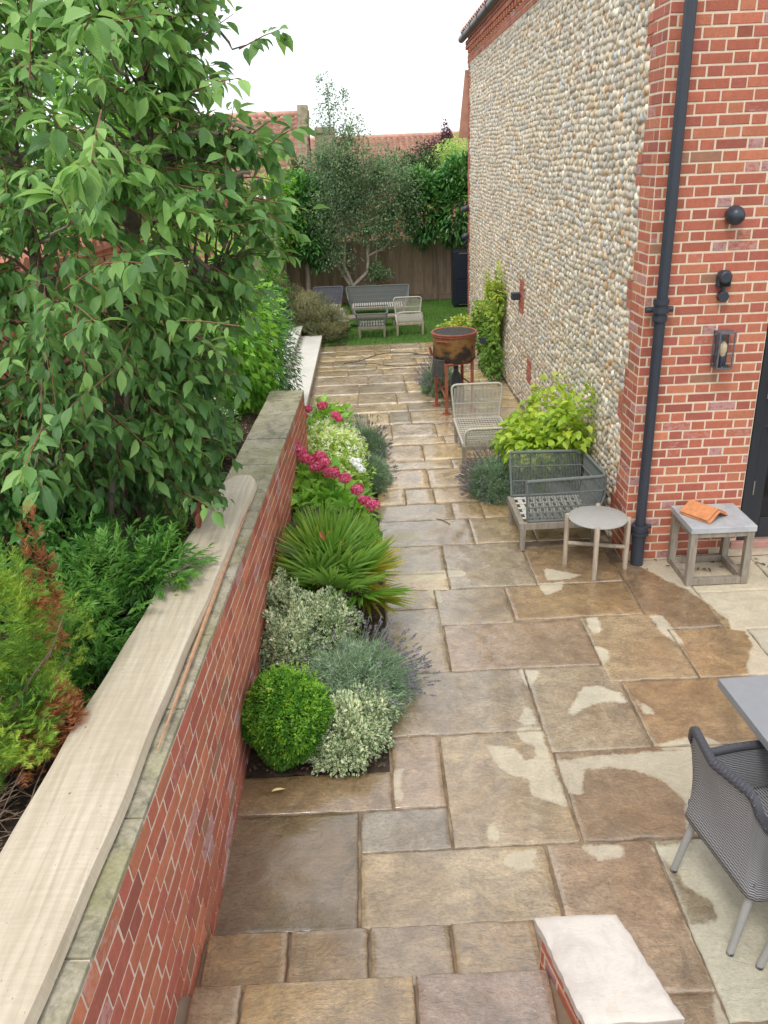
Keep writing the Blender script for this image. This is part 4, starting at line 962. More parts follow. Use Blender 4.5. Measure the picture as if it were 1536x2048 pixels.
euonymus((-.58, 4.75, 0), [(-.62, 4.62, .25, .22, .26, .20, 1), (-.45, 4.85, .26, .24, .24, .20, .8), (-.70, 4.95, .33, .13, .2, .2, .5)], 'green and cream variegated shrub below the fan palm against the garden wall', 7000)
# lavender
LAV = leafmat('lavender_leaf', (.10, .16, .085), (.19, .27, .16), (.33, .40, .29), .6, .2)
LAVF = leafmat('lavender_flower', (.09, .07, .095), (.16, .13, .175), (.24, .20, .28), .7, .1)
def lavender(c, r, label, seed, nst=650, flow=140, group='lavender bushes', green=.5, lean=(0, 0), fl_side=None, bald=.5, ftint=.5):
    r_ = np.random.default_rng(seed); t_ = thing('lavender_bush', (c[0], c[1], 0), 0, label, 'lavender', group)
    n = nst; d = nrm(np.stack([r_.normal(0, 1, n), r_.normal(0, 1, n), np.abs(r_.normal(.55, .55, n))], 1)); base = np.stack([c[0]+r_.normal(0, r[0]*.2, n), c[1]+r_.normal(0, r[1]*.2, n), np.zeros(n)+.02], 1)
    tip = np.array([c[0], c[1], 0.0])+d*np.array(r)*(r_.uniform(.72, 1.02, n)*(1+.15*(lump(d, 4, seed)-.5)))[:, None]+np.array([lean[0], lean[1], 0])*d[:, 2:3]
    parts_ = []; m_ = 15; L_ = tip-base
    for k_ in range(m_):
        f_ = (k_+1)/m_; f_ = .35+.65*f_; Pk = base+L_*f_+np.array([0, 0, 1.])*(.04*np.sin(f_*3.1))
        for q_ in range(4):
            D = nrm(nrm(L_)*1.1+r_.normal(0, .55, (n, 3))); parts_.append(inst(T_needle(.13), Pk+r_.normal(0, .012, Pk.shape), D, rnd_unit(n), r_.uniform(.028, .05, n), cl(green+r_.normal(0, .2, n)+(lump(Pk, 14, seed+2)-.5)*.6)))
    foliage('leaves', parts_, LAV, t_)
    mb = MB()
    for i in range(min(n, 220)): mb.tube([base[i], base[i]+L_[i]*.5+np.array([0, 0, .03]), tip[i]], [.0025, .002, .0012], 3, False)
    mb.build('stems', LAV, t_)
    # flower stalks
    n = flow; d = nrm(np.stack([r_.normal(0, 1, n), r_.normal(0, 1, n), np.abs(r_.normal(.45, .45, n))], 1))
    if fl_side is not None: d = nrm(d+np.array(fl_side)*r_.uniform(.3, 1.6, (n, 1)))
    b2 = np.array([c[0], c[1], 0.03])+d*np.array(r)*.6; t2 = np.array([c[0], c[1], .03])+d*np.array(r)*r_.uniform(1.05, 1.42, (n, 1))
    mb = MB()
    for i in range(n): mb.tube([b2[i], (b2[i]+t2[i])/2+np.array([0, 0, .02]), t2[i]], .0013, 3, False)
    mb.build('flower_stalks', LAV, t_)
    parts_ = []; A_ = nrm(t2-b2)
    for k_ in range(26):
        s_ = r_.uniform(0, 1, n); Pk = t2-A_*(.045*s_)[:, None]; D = nrm(A_*.5+r_.normal(0, .8, (n, 3)))
        parts_.append(inst(T_small(.7, .2), Pk, D, rnd_unit(n), r_.uniform(.008, .013, n), cl(ftint+r_.normal(0, .3, n))))
    foliage('flower_spikes', parts_, LAVF, t_)
    return t_
lavender((-.20, 4.38), (.40, .40, .37), 'nearest lavender bush, its grey purple spikes leaning over the paving beside the variegated shrubs', 101, 750, 170, fl_side=(.9, .25, .15), green=.42)
lavender((-.08, 8.15), (.24, .42, .30), 'grey green lavender on the paving side of the white flowering shrub', 102, 600, 70, green=.35, fl_side=(.5, 0, 0), ftint=.15)
lavender((-.10, 9.0), (.24, .35, .36), 'brownish faded lavender with upright stalks at the far end of the flower bed', 103, 450, 160, green=.12, ftint=.1)
lavender((1.22, 7.75), (.30, .42, .36), 'large lavender with purple spikes between the grey corner seat and the white rope chair', 104, 800, 220, green=.32, fl_side=(-.9, 0, .1), ftint=.3)
lavender((.98, 11.7), (.28, .38, .42), 'lavender bush growing behind the legs of the rusty barbecue', 105, 650, 200, green=.38, fl_side=(-.5, -.1, .3), ftint=.8)
# golden marjoram-like tuft: fine upright grass behind
# fan palm
PALM = leafmat('palm_leaflet', (.34, .27, .03), (.085, .19, .022), (.20, .32, .07), .35, .3, spec=.6, gain=1.7)
def fan_palm():
    t_ = thing('fan_palm', (-.38, 5.35, 0), 0, 'bushy dwarf fan palm with spiky green fans and yellowing lower fans in the bed', 'palm')
    c = np.array([-.38, 5.38, .16]); r_ = np.random.default_rng(9); parts_ = []; mb = MB()
    NF = 34
    for i in range(NF):
        az = i*2.39996+r_.normal(0, .15); el = (.05+1.35*(i/NF)**.8)
        d = np.array([math.cos(az)*math.cos(el), math.sin(az)*math.cos(el), math.sin(el)]); L0 = .24+.08*r_.random()
        if d[0] < -.55: L0 *= .7
        hub = c+d*L0*np.array([1, 1.05, 1.15]); mb.tube([c, (c+hub)/2+np.array([0, 0, .02]), hub], [.006, .005, .004], 5, False)
        low = i/NF < .28
        side = nrm(np.cross(d, UPV+r_.normal(0, .15, 3))); nv = nrm(np.cross(side, d)); n = 26
        phi = np.linspace(-1.55, 1.55, n)+r_.normal(0, .03, n)
        D = np.cos(phi)[:, None]*d+np.sin(phi)[:, None]*side+nv*(.16*np.cos(phi)[:, None])-UPV*(.10 if low else .0)+r_.normal(0, .035, (n, 3))
        Ls = (.37+.05*r_.random())*(.72+.28*np.cos(phi))*r_.uniform(.93, 1.05, n)
        base_t = r_.uniform(.0, .45) if low and r_.random() < .5 else r_.uniform(.45, .95)
        tn = cl(base_t+r_.normal(0, .07, n)); v_, f_, tt_, u_ = inst(T_blade(.105, .06, 4, .6), np.tile(hub, (n, 1)), D, np.tile(nv, (n, 1)), Ls, tn, Ls)
        tipf = np.clip((u_[:, 1]-.72)/.28, 0, 1); tt_ = cl(tt_-tipf*(.35 if r_.random() < .5 else .05)); parts_.append((v_, f_, tt_, u_))
    foliage('fans', parts_, PALM, t_); mb.build('leaf_stalks', leafmat('palm_stalk', (.10, .16, .04), (.14, .2, .05), (.2, .25, .07), .5, .1), t_)
    mb = MB(); mb.tube([(c[0], c[1], -.02), (c[0], c[1], .1), (c[0], c[1], .22)], [.06, .07, .04], 10); mb.build('trunk', BARK, t_)
fan_palm()
o = foliage('fallen_leaf', [inst(T_leaf(.3, .5, .4), np.array([PY(640, 1062, 5.12)]), np.array([[.35, -.3, -.75]]), np.array([[0, -1, .4]]), .075, .5)], leafmat('fallen_leaf_rust', (.25, .09, .05), (.30, .10, .05), (.3, .1, .05), .6, .1)); tag(o, 'reddish brown dead leaf caught in the middle of the fan palm', 'leaf')
# dark small-leaved shrub between palm and hydrangea
HEB = leafmat('dark_small_leaf', (.045, .055, .035), (.10, .12, .065), (.20, .20, .11), .5, .15)
t0 = thing('bronze_leaved_shrub', (-.45, 6.1, 0), 0, 'low dark bronze green twiggy shrub between the fan palm and the pink hydrangea', 'shrub')
foliage('leaves', [leafy(t0, HEB, (-.48, 6.08, .33), (.36, .34, .26), 9000, .024, T_small(.45, .2), .6, .25, 12, -.4, .8, .6, .8, .02, .45, .3)], HEB, t0); stems(t0, (-.48, 6.08, .33), (.34, .3, .26), 70, DEADW, (-.48, 6.08, 0), .003)
# hydrangea, pink mop heads
HYL = leafmat('hydrangea_leaf', (.075, .20, .025), (.14, .32, .035), (.30, .48, .08), .4, .3, veins=45)
HYF = leafmat('pink_petal', (.52, .045, .14), (.76, .12, .26), (.90, .40, .50), .55, .3, gain=1.0)
def mophead(c, r, seed, name='flower_head', mat=None, parent=None, n=150, tb=.45):
    r_ = np.random.default_rng(seed); d = nrm(r_.normal(0, 1, (n, 3))+np.array([0, 0, .35])); P = np.array(c)+d*np.array([r, r, r*.75])*(.72+.5*lump(d, 3.2, seed)+.12*r_.random(n))[:, None]; parts_ = []
    for k_ in range(4):
        a_ = nrm(np.cross(d, UPV+.01)); b_ = np.cross(d, a_); th_ = k_*PI/2+r_.uniform(0, .3, n); D = a_*np.cos(th_)[:, None]+b_*np.sin(th_)[:, None]+d*.15
        parts_.append(inst(T_small(.95, .08), P, D, d+r_.normal(0, .2, d.shape), r_.uniform(.013, .017, n), cl(tb+r_.normal(0, .3, n))))
    return parts_
t0 = thing('pink_hydrangea', (-.45, 6.75, 0), 0, 'hydrangea with deep pink mophead flowers and bright green leaves beside the garden wall', 'hydrangea')
pp = []
for c_, r3, n_ in (((-.55, 6.95, .40), (.28, .32, .30), 420), ((-.36, 6.55, .36), (.30, .26, .26), 330), ((-.20, 6.35, .40), (.18, .18, .18), 130), ((-.62, 6.6, .36), (.2, .25, .26), 200)):
    pp.append(leafy(t0, HYL, c_, r3, n_, .105, T_leaf(.25, .15, .66), .5, .15, 21, .25, 1, .5, .3, .05, .5, .2))
foliage('leaves', pp, HYL, t0, smooth=True)
heads = [(588, 888, 7.20, .058), (600, 903, 7.15, .06), (612, 917, 7.05, .06), (626, 920, 7.0, .06), (634, 935, 6.9, .058), (648, 925, 6.92, .058), (655, 945, 6.8, .05), (668, 945, 6.75, .055), (690, 956, 6.55, .055), (714, 980, 6.3, .055), (728, 1000, 6.1, .045), (745, 1009, 6.0, .058), (640, 912, 6.98, .055)]
heads = [(u, v, y_-0.1, r*.86) for u, v, y_, r in heads]
mb = MB()
for i, (u, v, y_, r3) in enumerate(heads):
    c_ = PY(u, v, y_); foliage('flower_head', mophead(c_, r3*1.05, 200+i), HYF, t0); mb.tube([(c_[0]*.5-.22, c_[1]*.6+2.7, .15), c_-np.array([0, 0, .05])], .004, 4, False)
mb.build('stems', leafmat('green_stem', (.1, .2, .04), (.12, .22, .05), (.2, .3, .08)), t0)
t0 = thing('pale_hydrangea', (-.42, 8.35, 0), 0, 'large yellow green shrub covered in creamy flowers in the flower bed behind the pink heads', 'shrub')
PHL = leafmat('pale_shrub_leaf', (.12, .24, .035), (.26, .38, .07), (.46, .54, .17), .45, .3)
CRF = leafmat('cream_petal', (.55, .50, .30), (.72, .66, .46), (.82, .70, .60), .6, .3)
pp = [leafy(t0, PHL, (-.46, 8.3, .30), (.34, .72, .32), 5200, .046, T_leaf(.15, .2, .5), .5, .15, 31, .1, 1, .6, .5, .02, .5, .3), leafy(t0, PHL, (-.30, 7.75, .22), (.24, .35, .22), 1400, .046, T_leaf(.15, .2, .5), .5, .15, 32, .1, 1, .6, .5, .02, .35, .3)]
foliage('leaves', pp, PHL, t0)
P, d = ell_pts(850, (-.44, 8.25, .32), (.35, .72, .33), .12, .15, 31, .18); ok_ = (d[:, 2] > -.1); P, d = P[ok_], d[ok_]; pp = []
for k_ in range(5): D = rnd_unit(len(P))+d*.4; pp.append(inst(T_small(.95, .1), P+rng.normal(0, .010, P.shape), D, d+rng.normal(0, .4, d.shape), rng.uniform(.014, .022, len(P)), cl(.5+rng.normal(0, .3, len(P)))))
foliage('blossom', pp, CRF, t0)
t0 = thing('red_hydrangea', (-.6, 9.1, 0), 0, 'small hydrangea with a few deep pink heads farthest along the flower bed', 'hydrangea')
foliage('leaves', [leafy(t0, HYL, (-.56, 8.95, .38), (.26, .32, .28), 420, .085, T_leaf(.2, .15, .62), .5, .15, 23, .2, 1, .5, .4, .05, .6, .2)], HYL, t0, smooth=True)
for i, (u, v, y_, r3) in enumerate(((645, 812, 8.85, .058), (616, 818, 8.8, .045), (606, 832, 8.6, .05), (671, 830, 8.65, .055), (679, 838, 8.55, .035))):
    foliage('flower_head', mophead(PY(u, v, y_), r3*.9, 300+i), HYF, t0)
WHF = leafmat('white_petal', (.70, .72, .68), (.80, .82, .78), (.85, .85, .85), .6, .3)
t0 = thing('white_flowering_plant', (-.17, 7.5, 0), 0, 'low plant with a cluster of pure white flowers at the paving edge of the bed', 'flowers')
foliage('leaves', [leafy(t0, PHL, (-.2, 7.5, .12), (.14, .2, .14), 900, .05, T_blade(.18, .15, 2), .6, .2, 35, -.5, 1, .5, .5, .0, .15, .2)], PHL, t0)
for i, (u, v, y_) in enumerate(((712, 928, 7.5), (720, 935, 7.45), (706, 921, 7.6), (724, 941, 7.4), (716, 922, 7.6))): foliage('flower_head', mophead(PY(u, v, y_), .030, 330+i, n=50), WHF, t0)
# tufts of thin grass at the far end of the bed
t0 = thing('blue_grass_tuft', (-.3, 9.5, 0), 0, 'thin blue green grass tuft with long stalks at the far end of the flower bed', 'grass plant')
GR = leafmat('blue_grass', (.10, .17, .13), (.16, .25, .18), (.30, .35, .25), .5, .2)
n = 420; P = np.stack([rng.normal(-.32, .12, n), rng.normal(9.45, .12, n), np.zeros(n)], 1); D = nrm(np.stack([rng.normal(0, .28, n), rng.normal(0, .28, n), np.ones(n)], 1))
foliage('blades', [inst(T_blade(.022, .15, 4), P, D, rnd_unit(n), rng.uniform(.2, .42, n), rng.random(n))], GR, t0)
# golden climber by the flint wall (big heart leaves)
GLD = leafmat('golden_leaf', (.09, .22, .018), (.28, .46, .035), (.55, .66, .07), .42, .3, veins=30, gain=1.0)
t0 = thing('golden_leaved_shrub', (1.72, 7.7, 0), 0, 'lime yellow shrub with heart shaped leaves against the flint wall behind the grey corner seat', 'shrub')
pp = []
for c_, r3, n_, s_ in (((1.66, 7.65, .48), (.34, .50, .40), 900, 1), ((1.83, 7.3, .78), (.20, .28, .34), 420, 2), ((1.55, 8.1, .40), (.26, .38, .28), 460, 3), ((1.80, 8.1, .62), (.22, .45, .34), 420, 4), ((1.55, 7.45, .55), (.30, .28, .26), 420, 6)):
    pp.append(leafy(t0, GLD, c_, r3, n_, .078, T_leaf(.22, .15, .80), .45, .22, 40+s_, .45, 1, .45, .4, .02, .62, .22))
foliage('leaves', pp, GLD, t0, smooth=True); stems(t0, (1.68, 7.7, .5), (.33, .45, .45), 40, TWIG, (1.85, 7.7, 0), .006)
t0 = thing('golden_climber', (1.92, 12.8, 0), 0, 'yellow green climber growing up the flint wall behind the barbecue', 'climber'); pp = []
GL2 = leafmat('climber_leaf', (.05, .15, .02), (.20, .34, .04), (.48, .56, .09), .42, .3, gain=1.0)
for c_, r3, n_, s_, tb_ in (((1.86, 12.9, .38), (.12, .75, .42), 2000, 1, .2), ((1.92, 12.6, .85), (.08, .42, .33), 800, 2, .5), ((1.93, 12.3, 1.25), (.07, .16, .35), 420, 3, .7), ((1.93, 13.3, 1.15), (.07, .2, .28), 300, 4, .8), ((1.55, 13.6, .62), (.38, .2, .12), 420, 5, .85), ((1.82, 13.4, .8), (.12, .35, .2), 400, 6, .6)):
    pp.append(leafy(t0, GL2, c_, r3, n_, .062, T_leaf(.2, .15, .7), .8, .25, 50+s_, .35, 1, .5, .4, .02, tb_, .22))
foliage('leaves', pp, GL2, t0, smooth=True)
mb = MB(); mb.tube([(1.95, 12.7, 0), (1.94, 12.6, .5), (1.95, 12.3, 1.0), (1.96, 12.2, 1.55)], [.012, .009, .006, .003], 6, False); mb.tube([(1.9, 13.2, .5), (1.5, 13.7, .62), (1.2, 13.9, .72)], [.006, .004, .002], 5, False); mb.build('stem', TWIG, t0)
# ---- raised bed, behind the wall --------------------------------
YEW = leafmat('yew_needle', (.04, .11, .018), (.13, .25, .03), (.32, .40, .055), .45, .25, gain=1.5)
YEWD = leafmat('dead_needle', (.13, .04, .015), (.24, .08, .028), (.34, .14, .055), .7, .1, gain=1.3)
def needle_sprays(P, D, L_, nn, nl, tb, tv_, w_=.1):
    """sprays: needles both sides of each short shoot"""
    n = len(P); out_ = []; side = nrm(np.cross(D, UPV+rng.normal(0, .3, D.shape)))
    for k_ in range(nn):
        f_ = k_/nn
        for sg in (-1, 1):
            dd = nrm(D*.65+side*sg*(1-.3*f_)+UPV*.12+rng.normal(0, .12, D.shape)); out_.append(inst(T_needle(w_*1.25), P+D*(L_*f_)[:, None], dd, rnd_unit(n), nl*(1.1-.4*f_)*np.ones(n), cl(tb+tv_+.25*f_)))
    return out_
yew = thing('yew_bush', (-1.75, 2.75, .84), 0, 'yellow green conifer bush with orange brown dead needles on one side at the left edge', 'conifer')
def yewblob(c, r, n, dead, seed, zmin=.9):
    P, d = ell_pts(n, c, r, .35, .18, seed, zmin); D = nrm(d*.8+UPV*.35+rng.normal(0, .4, d.shape)); return needle_sprays(P, D, rng.uniform(.035, .06, len(P)), 8, .025, .42 if not dead else .5, (lump(P, 9, seed)-.5)*.7+rng.normal(0, .15, len(P)), .13)
pp = yewblob((-1.66, 2.88, 1.48), (.34, .36, .46), 3400, 0, 61)+yewblob((-1.53, 2.72, 1.18), (.24, .30, .22), 1500, 0, 62, 1.0)
foliage('needles', pp, YEW, yew)
pd = yewblob((-1.37, 2.95, 1.62), (.03, .08, .28), 150, 1, 63)+yewblob((-1.30, 2.72, 1.16), (.05, .08, .17), 260, 1, 64)+yewblob((-1.42, 2.66, 1.06), (.10, .10, .05), 90, 1, 65)
foliage('dead_needles', pd, YEWD, yew)
mb = MB()
for i in range(34):
    a_ = random.uniform(0, 6.28); mb.tube(curve_pts((-1.72+random.gauss(0, .05), 2.7+random.gauss(0, .05), .84), (-1.62+.34*math.cos(a_), 2.8+.34*math.sin(a_), random.uniform(1.0, 1.6)), 5, .02, .015), [.010, .008, .006, .005, .004, .002], 5, False)
mb.build('stems', DEADW, yew)
t0 = thing('bare_twiggy_shrub', (-1.6, 2.35, .84), 0, 'tangle of bare brown dead twigs below the conifer at the left edge', 'dead shrub'); mb = MB()
for i in range(420):
    b0 = np.array([-1.75+random.gauss(0, .1), 2.35+random.gauss(0, .18), .84]); a_ = random.uniform(0, 6.28); L_ = random.uniform(.15, .42); e_ = b0+np.array([math.cos(a_)*L_, math.sin(a_)*L_, random.uniform(.02, .32)])
    if e_[0] > -1.27: e_[0] = -1.27-random.random()*.1
    mb.tube(curve_pts(b0, e_, 4, random.uniform(.0, .08), .012), [.0035, .003, .0022, .0016, .001], 4, False)
mb.build('twigs', simple('bare_twig', (.24, .17, .12), .9, .5, 30), t0)
# nandina-like shrub with lance leaves
LNC = leafmat('lance_leaf', (.025, .085, .016), (.06, .175, .026), (.15, .30, .055), .35, .25, gain=1.35)
t0 = thing('lance_leaved_shrub', (-1.5, 3.7, .84), 0, 'bright green shrub with narrow pointed leaves spilling towards the timber board', 'shrub'); pp = []
def sprays(c, r, n, L_, ll, seed, zmin, tb=.55, w_=.26, shell=.55):
    P, d = ell_pts(n, c, r, shell, .25, seed, zmin); D = nrm(d+UPV*.25+rng.normal(0, .3, d.shape)); out_ = []
    side = nrm(np.cross(D, UPV)); tn = cl(tb+(lump(P, 6, seed)-.5)*.6+rng.normal(0, .12, len(P)))
    for k_ in range(7):
        f_ = k_/6
        for sg in (-1, 1):
            dd = nrm(D*.8+side*sg*.8*(1-f_*.7)-UPV*.12+rng.normal(0, .15, D.shape)); out_.append(inst(T_leaf(.2, .25, w_), P+D*L_*f_, dd, up_normals(dd, .3), rng.uniform(.8, 1.1, len(P))*ll, cl(tn+.12*f_)))
    return out_
for c_, r3, n_, s_ in (((-1.42, 3.85, 1.12), (.30, .30, .22), 210, 1), ((-1.52, 3.55, 1.06), (.25, .32, .2), 150, 2), ((-1.22, 3.95, 1.2), (.2, .18, .10), 80, 3), ((-1.42, 3.25, .98), (.17, .22, .14), 80, 4), ((-1.6, 4.1, 1.15), (.25, .3, .2), 110, 5)): pp += sprays(c_, r3, n_, .11, .052, 70+s_, .86)
foliage('leaves', pp, LNC, t0, smooth=True); stems(t0, (-1.5, 3.7, 1.1), (.3, .4, .2), 50, DEADW, (-1.6, 3.7, .84), .004)
LNC2 = leafmat('dark_leaf', (.012, .05, .012), (.03, .11, .02), (.08, .2, .04), .35, .2)
def small_shrub(name, c, r, n, size, mat, label, seed, T=None, tb=.5, shell=.5, zmin=.86, cat='shrub', group=None, droop=0):
    t_ = thing(name, (c[0], c[1], .84), 0, label, cat, group); foliage('leaves', [leafy(t_, mat, c, r, n, size, T or T_small(.5, .15), shell, .2, seed, droop, 1, .6, .6, zmin, tb, .25)], mat, t_)
    stems(t_, c, r, 20, DEADW, (c[0], c[1], .84), .004); return t_
small_shrub('yellow_green_shrub', (-1.50, 5.0, .98), (.24, .24, .18), 3600, .03, PHL, 'small yellow green shrub under the cherry between its stems and the board', 80, tb=.2)
small_shrub('dark_green_shrub', (-1.40, 5.55, 1.0), (.26, .4, .2), 4500, .026, LNC2, 'low dark green small leaved shrub under the cherry tree beside the coping', 81, tb=.7)
small_shrub('mixed_green_shrub', (-1.40, 6.7, 1.05), (.25, .45, .25), 4200, .032, LNC, 'mid green shrub farther along under the cherry beside the mossy coping', 82, tb=.45)
small_shrub('broad_leaved_shrub', (-1.95, 4.3, 1.15), (.45, .5, .38), 620, .10, LNC2, 'dark broad leaved shrub at the foot of the cherry stems by the boundary wall', 83, T_leaf(.25, .2, .55), .55, droop=.4)
small_shrub('broad_leaved_shrub', (-2.2, 6.6, 1.4), (.5, 1.0, .6), 1500, .09, LNC2, 'dark evergreen shrub against the boundary wall beyond the cherry stems', 84, T_leaf(.25, .2, .5), .5, droop=.3)
# leaf litter and bark chips
CHIP = simple('bark_chip', (.07, .05, .04), .9, .5, 50)
def chips(name, label, x0, x1, y0, y1, z, n, s0, mat, cat='bark mulch', clipf=None):
    P = np.stack([rng.uniform(x0, x1, n), rng.uniform(y0, y1, n), np.full(n, z)+rng.uniform(0, .012, n)], 1); D = nrm(np.stack([rng.normal(size=n), rng.normal(size=n), rng.normal(0, .2, n)], 1))
    o = foliage(name, [inst(T_small(.6, .12), P, D, nrm(np.stack([rng.normal(0, .3, n), rng.normal(0, .3, n), np.ones(n)], 1)), rng.uniform(s0*.5, s0*1.5, n), rng.random(n))], mat); return tag(o, label, cat, kind='stuff')
LIT = leafmat('leaf_litter', (.05, .035, .025), (.13, .08, .05), (.26, .17, .10), .8, .05)
chips('bark_chips', 'dark bark chips and dead leaves on the soil of the raised bed', -2.6, -1.18, 1.2, 8.0, .865, 9000, .022, LIT)
chips('leaf_litter', 'brown leaf litter on the soil at the corner of the planting bed', -.8, .0, 3.68, 6.3, .006, 3800, .016, LIT)
# ---- leafy hedge row beyond the cherry along the left
HBL = leafmat('hornbeam_leaf', (.030, .12, .014), (.085, .235, .022), (.22, .40, .05), .4, .35)
t0 = thing('leafy_hedge', (-1.4, 8.5, .84), 0, 'bright green leafy hedge beyond the cherry tree at the far end of the garden wall', 'hedge'); pp = []
for c_, r3, n_, s_, tb_ in (((-1.50, 8.6, 1.5), (.50, 1.0, .75), 3400, 1, .6), ((-1.38, 7.9, 1.85), (.36, .6, .55), 1500, 2, .68), ((-1.45, 9.6, 1.3), (.42, 1.0, .7), 2200, 3, .42), ((-1.75, 8.2, 2.3), (.5, .8, .5), 1500, 4, .6), ((-1.25, 8.4, 1.15), (.26, .45, .35), 900, 5, .7)):
    pp.append(leafy(t0, HBL, c_, r3, n_, .075, T_leaf(.22, .15, .5), .45, .16, 90+s_, .35, 1, .45, .4, .4, tb_, .2))
foliage('leaves', pp, HBL, t0, smooth=True); stems(t0, (-1.5, 8.6, 1.5), (.4, .9, .7), 26, BARK, (-1.55, 8.6, .84), .012)
LRL = leafmat('laurel_leaf', (.018, .07, .018), (.045, .15, .035), (.14, .30, .07), .3, .2, spec=.6)
t0 = thing('background_tree', (-4.6, 11, 0), 0, 'broad green tree standing beyond the boundary wall behind the cherry', 'tree')
foliage('crown', [leafy(t0, HBL, (-4.4, 11.0, 3.3), (1.7, 1.6, 1.9), 5200, .15, T_leaf(.2, .2, .55), .5, .2, 98, .3, 1, .5, .4, None, .4, .25), leafy(t0, HBL, (-3.6, 13.5, 3.0), (1.2, 1.2, 1.3), 2600, .15, T_leaf(.2, .2, .55), .5, .2, 99, .3, 1, .5, .4, None, .3, .25)], HBL, t0, smooth=True)
mb = MB(); mb.tube([(-4.6, 11, 0), (-4.5, 11, 2.2), (-4.3, 11, 3.6)], [.14, .1, .05], 10); mb.tube([(-4.5, 11, 2.0), (-3.9, 12.6, 2.7), (-3.6, 13.4, 3.2)], [.08, .05, .03], 8); mb.build('trunk', BARK, t0, smooth=True)
t0 = thing('dark_laurel_bush', (-1.2, 9.6, .3), 0, 'dark glossy bush at the right edge of the leafy hedge above the white steps', 'bush')
foliage('leaves', [leafy(t0, LRL, (-1.20, 9.6, 1.0), (.27, .9, .85), 4800, .07, T_leaf(.15, .25, .26), .4, .15, 97, .5, 1, .4, .4, .25, .4, .25)], LRL, t0, smooth=True)
# rosemary-like bush by the far chairs
ROS = leafmat('rosemary_leaf', (.085, .11, .045), (.18, .19, .09), (.34, .32, .17), .6, .15, gain=1.3)
t0 = thing('rosemary_bush', (-1.2, 15.9, 0), 0, 'large grey green bush with fine leaves beside the far lounge seats', 'bush'); pp = []
for c_, r3, n_, s_ in (((-1.30, 16.0, .48), (.50, .55, .48), 2600, 1), ((-.82, 15.75, .32), (.36, .4, .34), 1500, 2), ((-1.75, 16.2, .6), (.35, .5, .5), 1400, 3)):
    P, d = ell_pts(n_, c_, r3, .4, .2, 110+s_, .02); D = nrm(d*.5+UPV*.8+rng.normal(0, .35, d.shape)); pp += needle_sprays(P, D, rng.uniform(.08, .14, len(P)), 7, .045, .5, (lump(P, 5, 4)-.5)*.7+rng.normal(0, .15, len(P)), .12)
foliage('leaves', pp, ROS, t0); stems(t0, (-1.3, 16, .45), (.5, .5, .4), 50, DEADW, (-1.3, 16, 0), .008)
# pleached laurels above the fence
def laurel(x, y, c, r, n, label, seed, trunk=True, group='clipped laurels above the far fence'):
    t_ = thing('laurel_tree', (x, y, 0), 0, label, 'laurel', group); pp = []
    for c_, r3, k_ in zip(c, r, n): pp.append(leafy(t_, LRL, c_, r3, k_, .15, T_leaf(.12, .2, .34), .45, .16, seed, .15, 1, .55, .5, .9, .55, .28))
    foliage('crown', pp, LRL, t_, smooth=True)
    ty = y if x < 0 else 20.32
    mb = MB(); mb.tube([(x, ty, 0), (x+.02, ty, .9), (x, y, 2.0)], [.06, .05, .035], 9); stems_ = mb.build('trunk', BARK2, t_, smooth=True)
laurel(-1.38, 19.3, [(-1.32, 19.35, 1.95), (-1.2, 19.2, 1.45), (-1.4, 19.4, 2.55)], [(.42, .35, .9), (.38, .3, .38), (.36, .3, .45)], [2600, 700, 800], 'tall narrow glossy laurel with a bare pale trunk left of the twisted tree', 121)
laurel(1.35, 19.7, [(1.35, 19.7, 2.15), (1.25, 19.65, 2.6)], [(.55, .38, .72), (.4, .3, .4)], [2600, 900], 'glossy laurel just right of the twisted tree above the fence', 122)
laurel(2.2, 19.75, [(2.25, 19.7, 2.1), (2.15, 19.7, 2.75)], [(.6, .38, .75), (.5, .3, .4)], [2800, 1200], 'glossy laurel touching the corner of the house above the black cabinet', 123)
small_laurels = leafy
t0 = thing('tall_green_bush', (-1.9, 18.7, 0), 0, 'tall green bush at the far left behind the cherry leaves, left of the narrow laurel', 'bush')
foliage('leaves', [leafy(t0, HBL, (-1.95, 15.3, 1.35), (.42, .6, 1.15), 2600, .09, T_leaf(.2, .2, .45), .5, .2, 132, .3, 1, .5, .4, .3, .45, .25), leafy(t0, HBL, (-1.85, 19.2, 2.2), (.5, .6, 1.1), 2600, .11, T_leaf(.2, .2, .4), .5, .2, 131, .3, 1, .5, .4, .3, .6, .25)], HBL, t0, smooth=True)
# twisted evergreen tree in the middle
OLV = leafmat('evergreen_leaf', (.06, .10, .055), (.11, .18, .085), (.21, .29, .13), .45, .25)
tw = thing('twisted_tree', (-.18, 19.3, 0), 0, 'small evergreen tree with forked pale trunks and a thin spindly top before the fence', 'tree'); yy = 19.2
mb = MB()
def pl(pts, y_=19.2): return [PY(u, v, y_) for u, v in pts]
b_ = [np.array([-.15, 19.2, -.02]), PY(708, 571, 19.2)]
mb.tube(b_+pl([(735, 545), (737, 520), (735, 505)]), [.06, .055, .045, .04, .036], 9); mb.tube(pl([(737, 512), (770, 495), (790, 470)]), [.03, .025, .018], 7); mb.tube(pl([(735, 505), (742, 460), (750, 400), (742, 370), (728, 355)]), [.036, .03, .024, .02, .014], 7)
mb.tube(pl([(706, 572), (695, 548), (688, 530), (690, 480), (700, 420)]), [.045, .04, .035, .028, .02], 8); mb.tube(pl([(690, 480), (675, 380), (672, 340), (664, 280), (658, 230), (655, 180), (652, 155)]), [.028, .024, .02, .016, .012, .008, .004], 7)
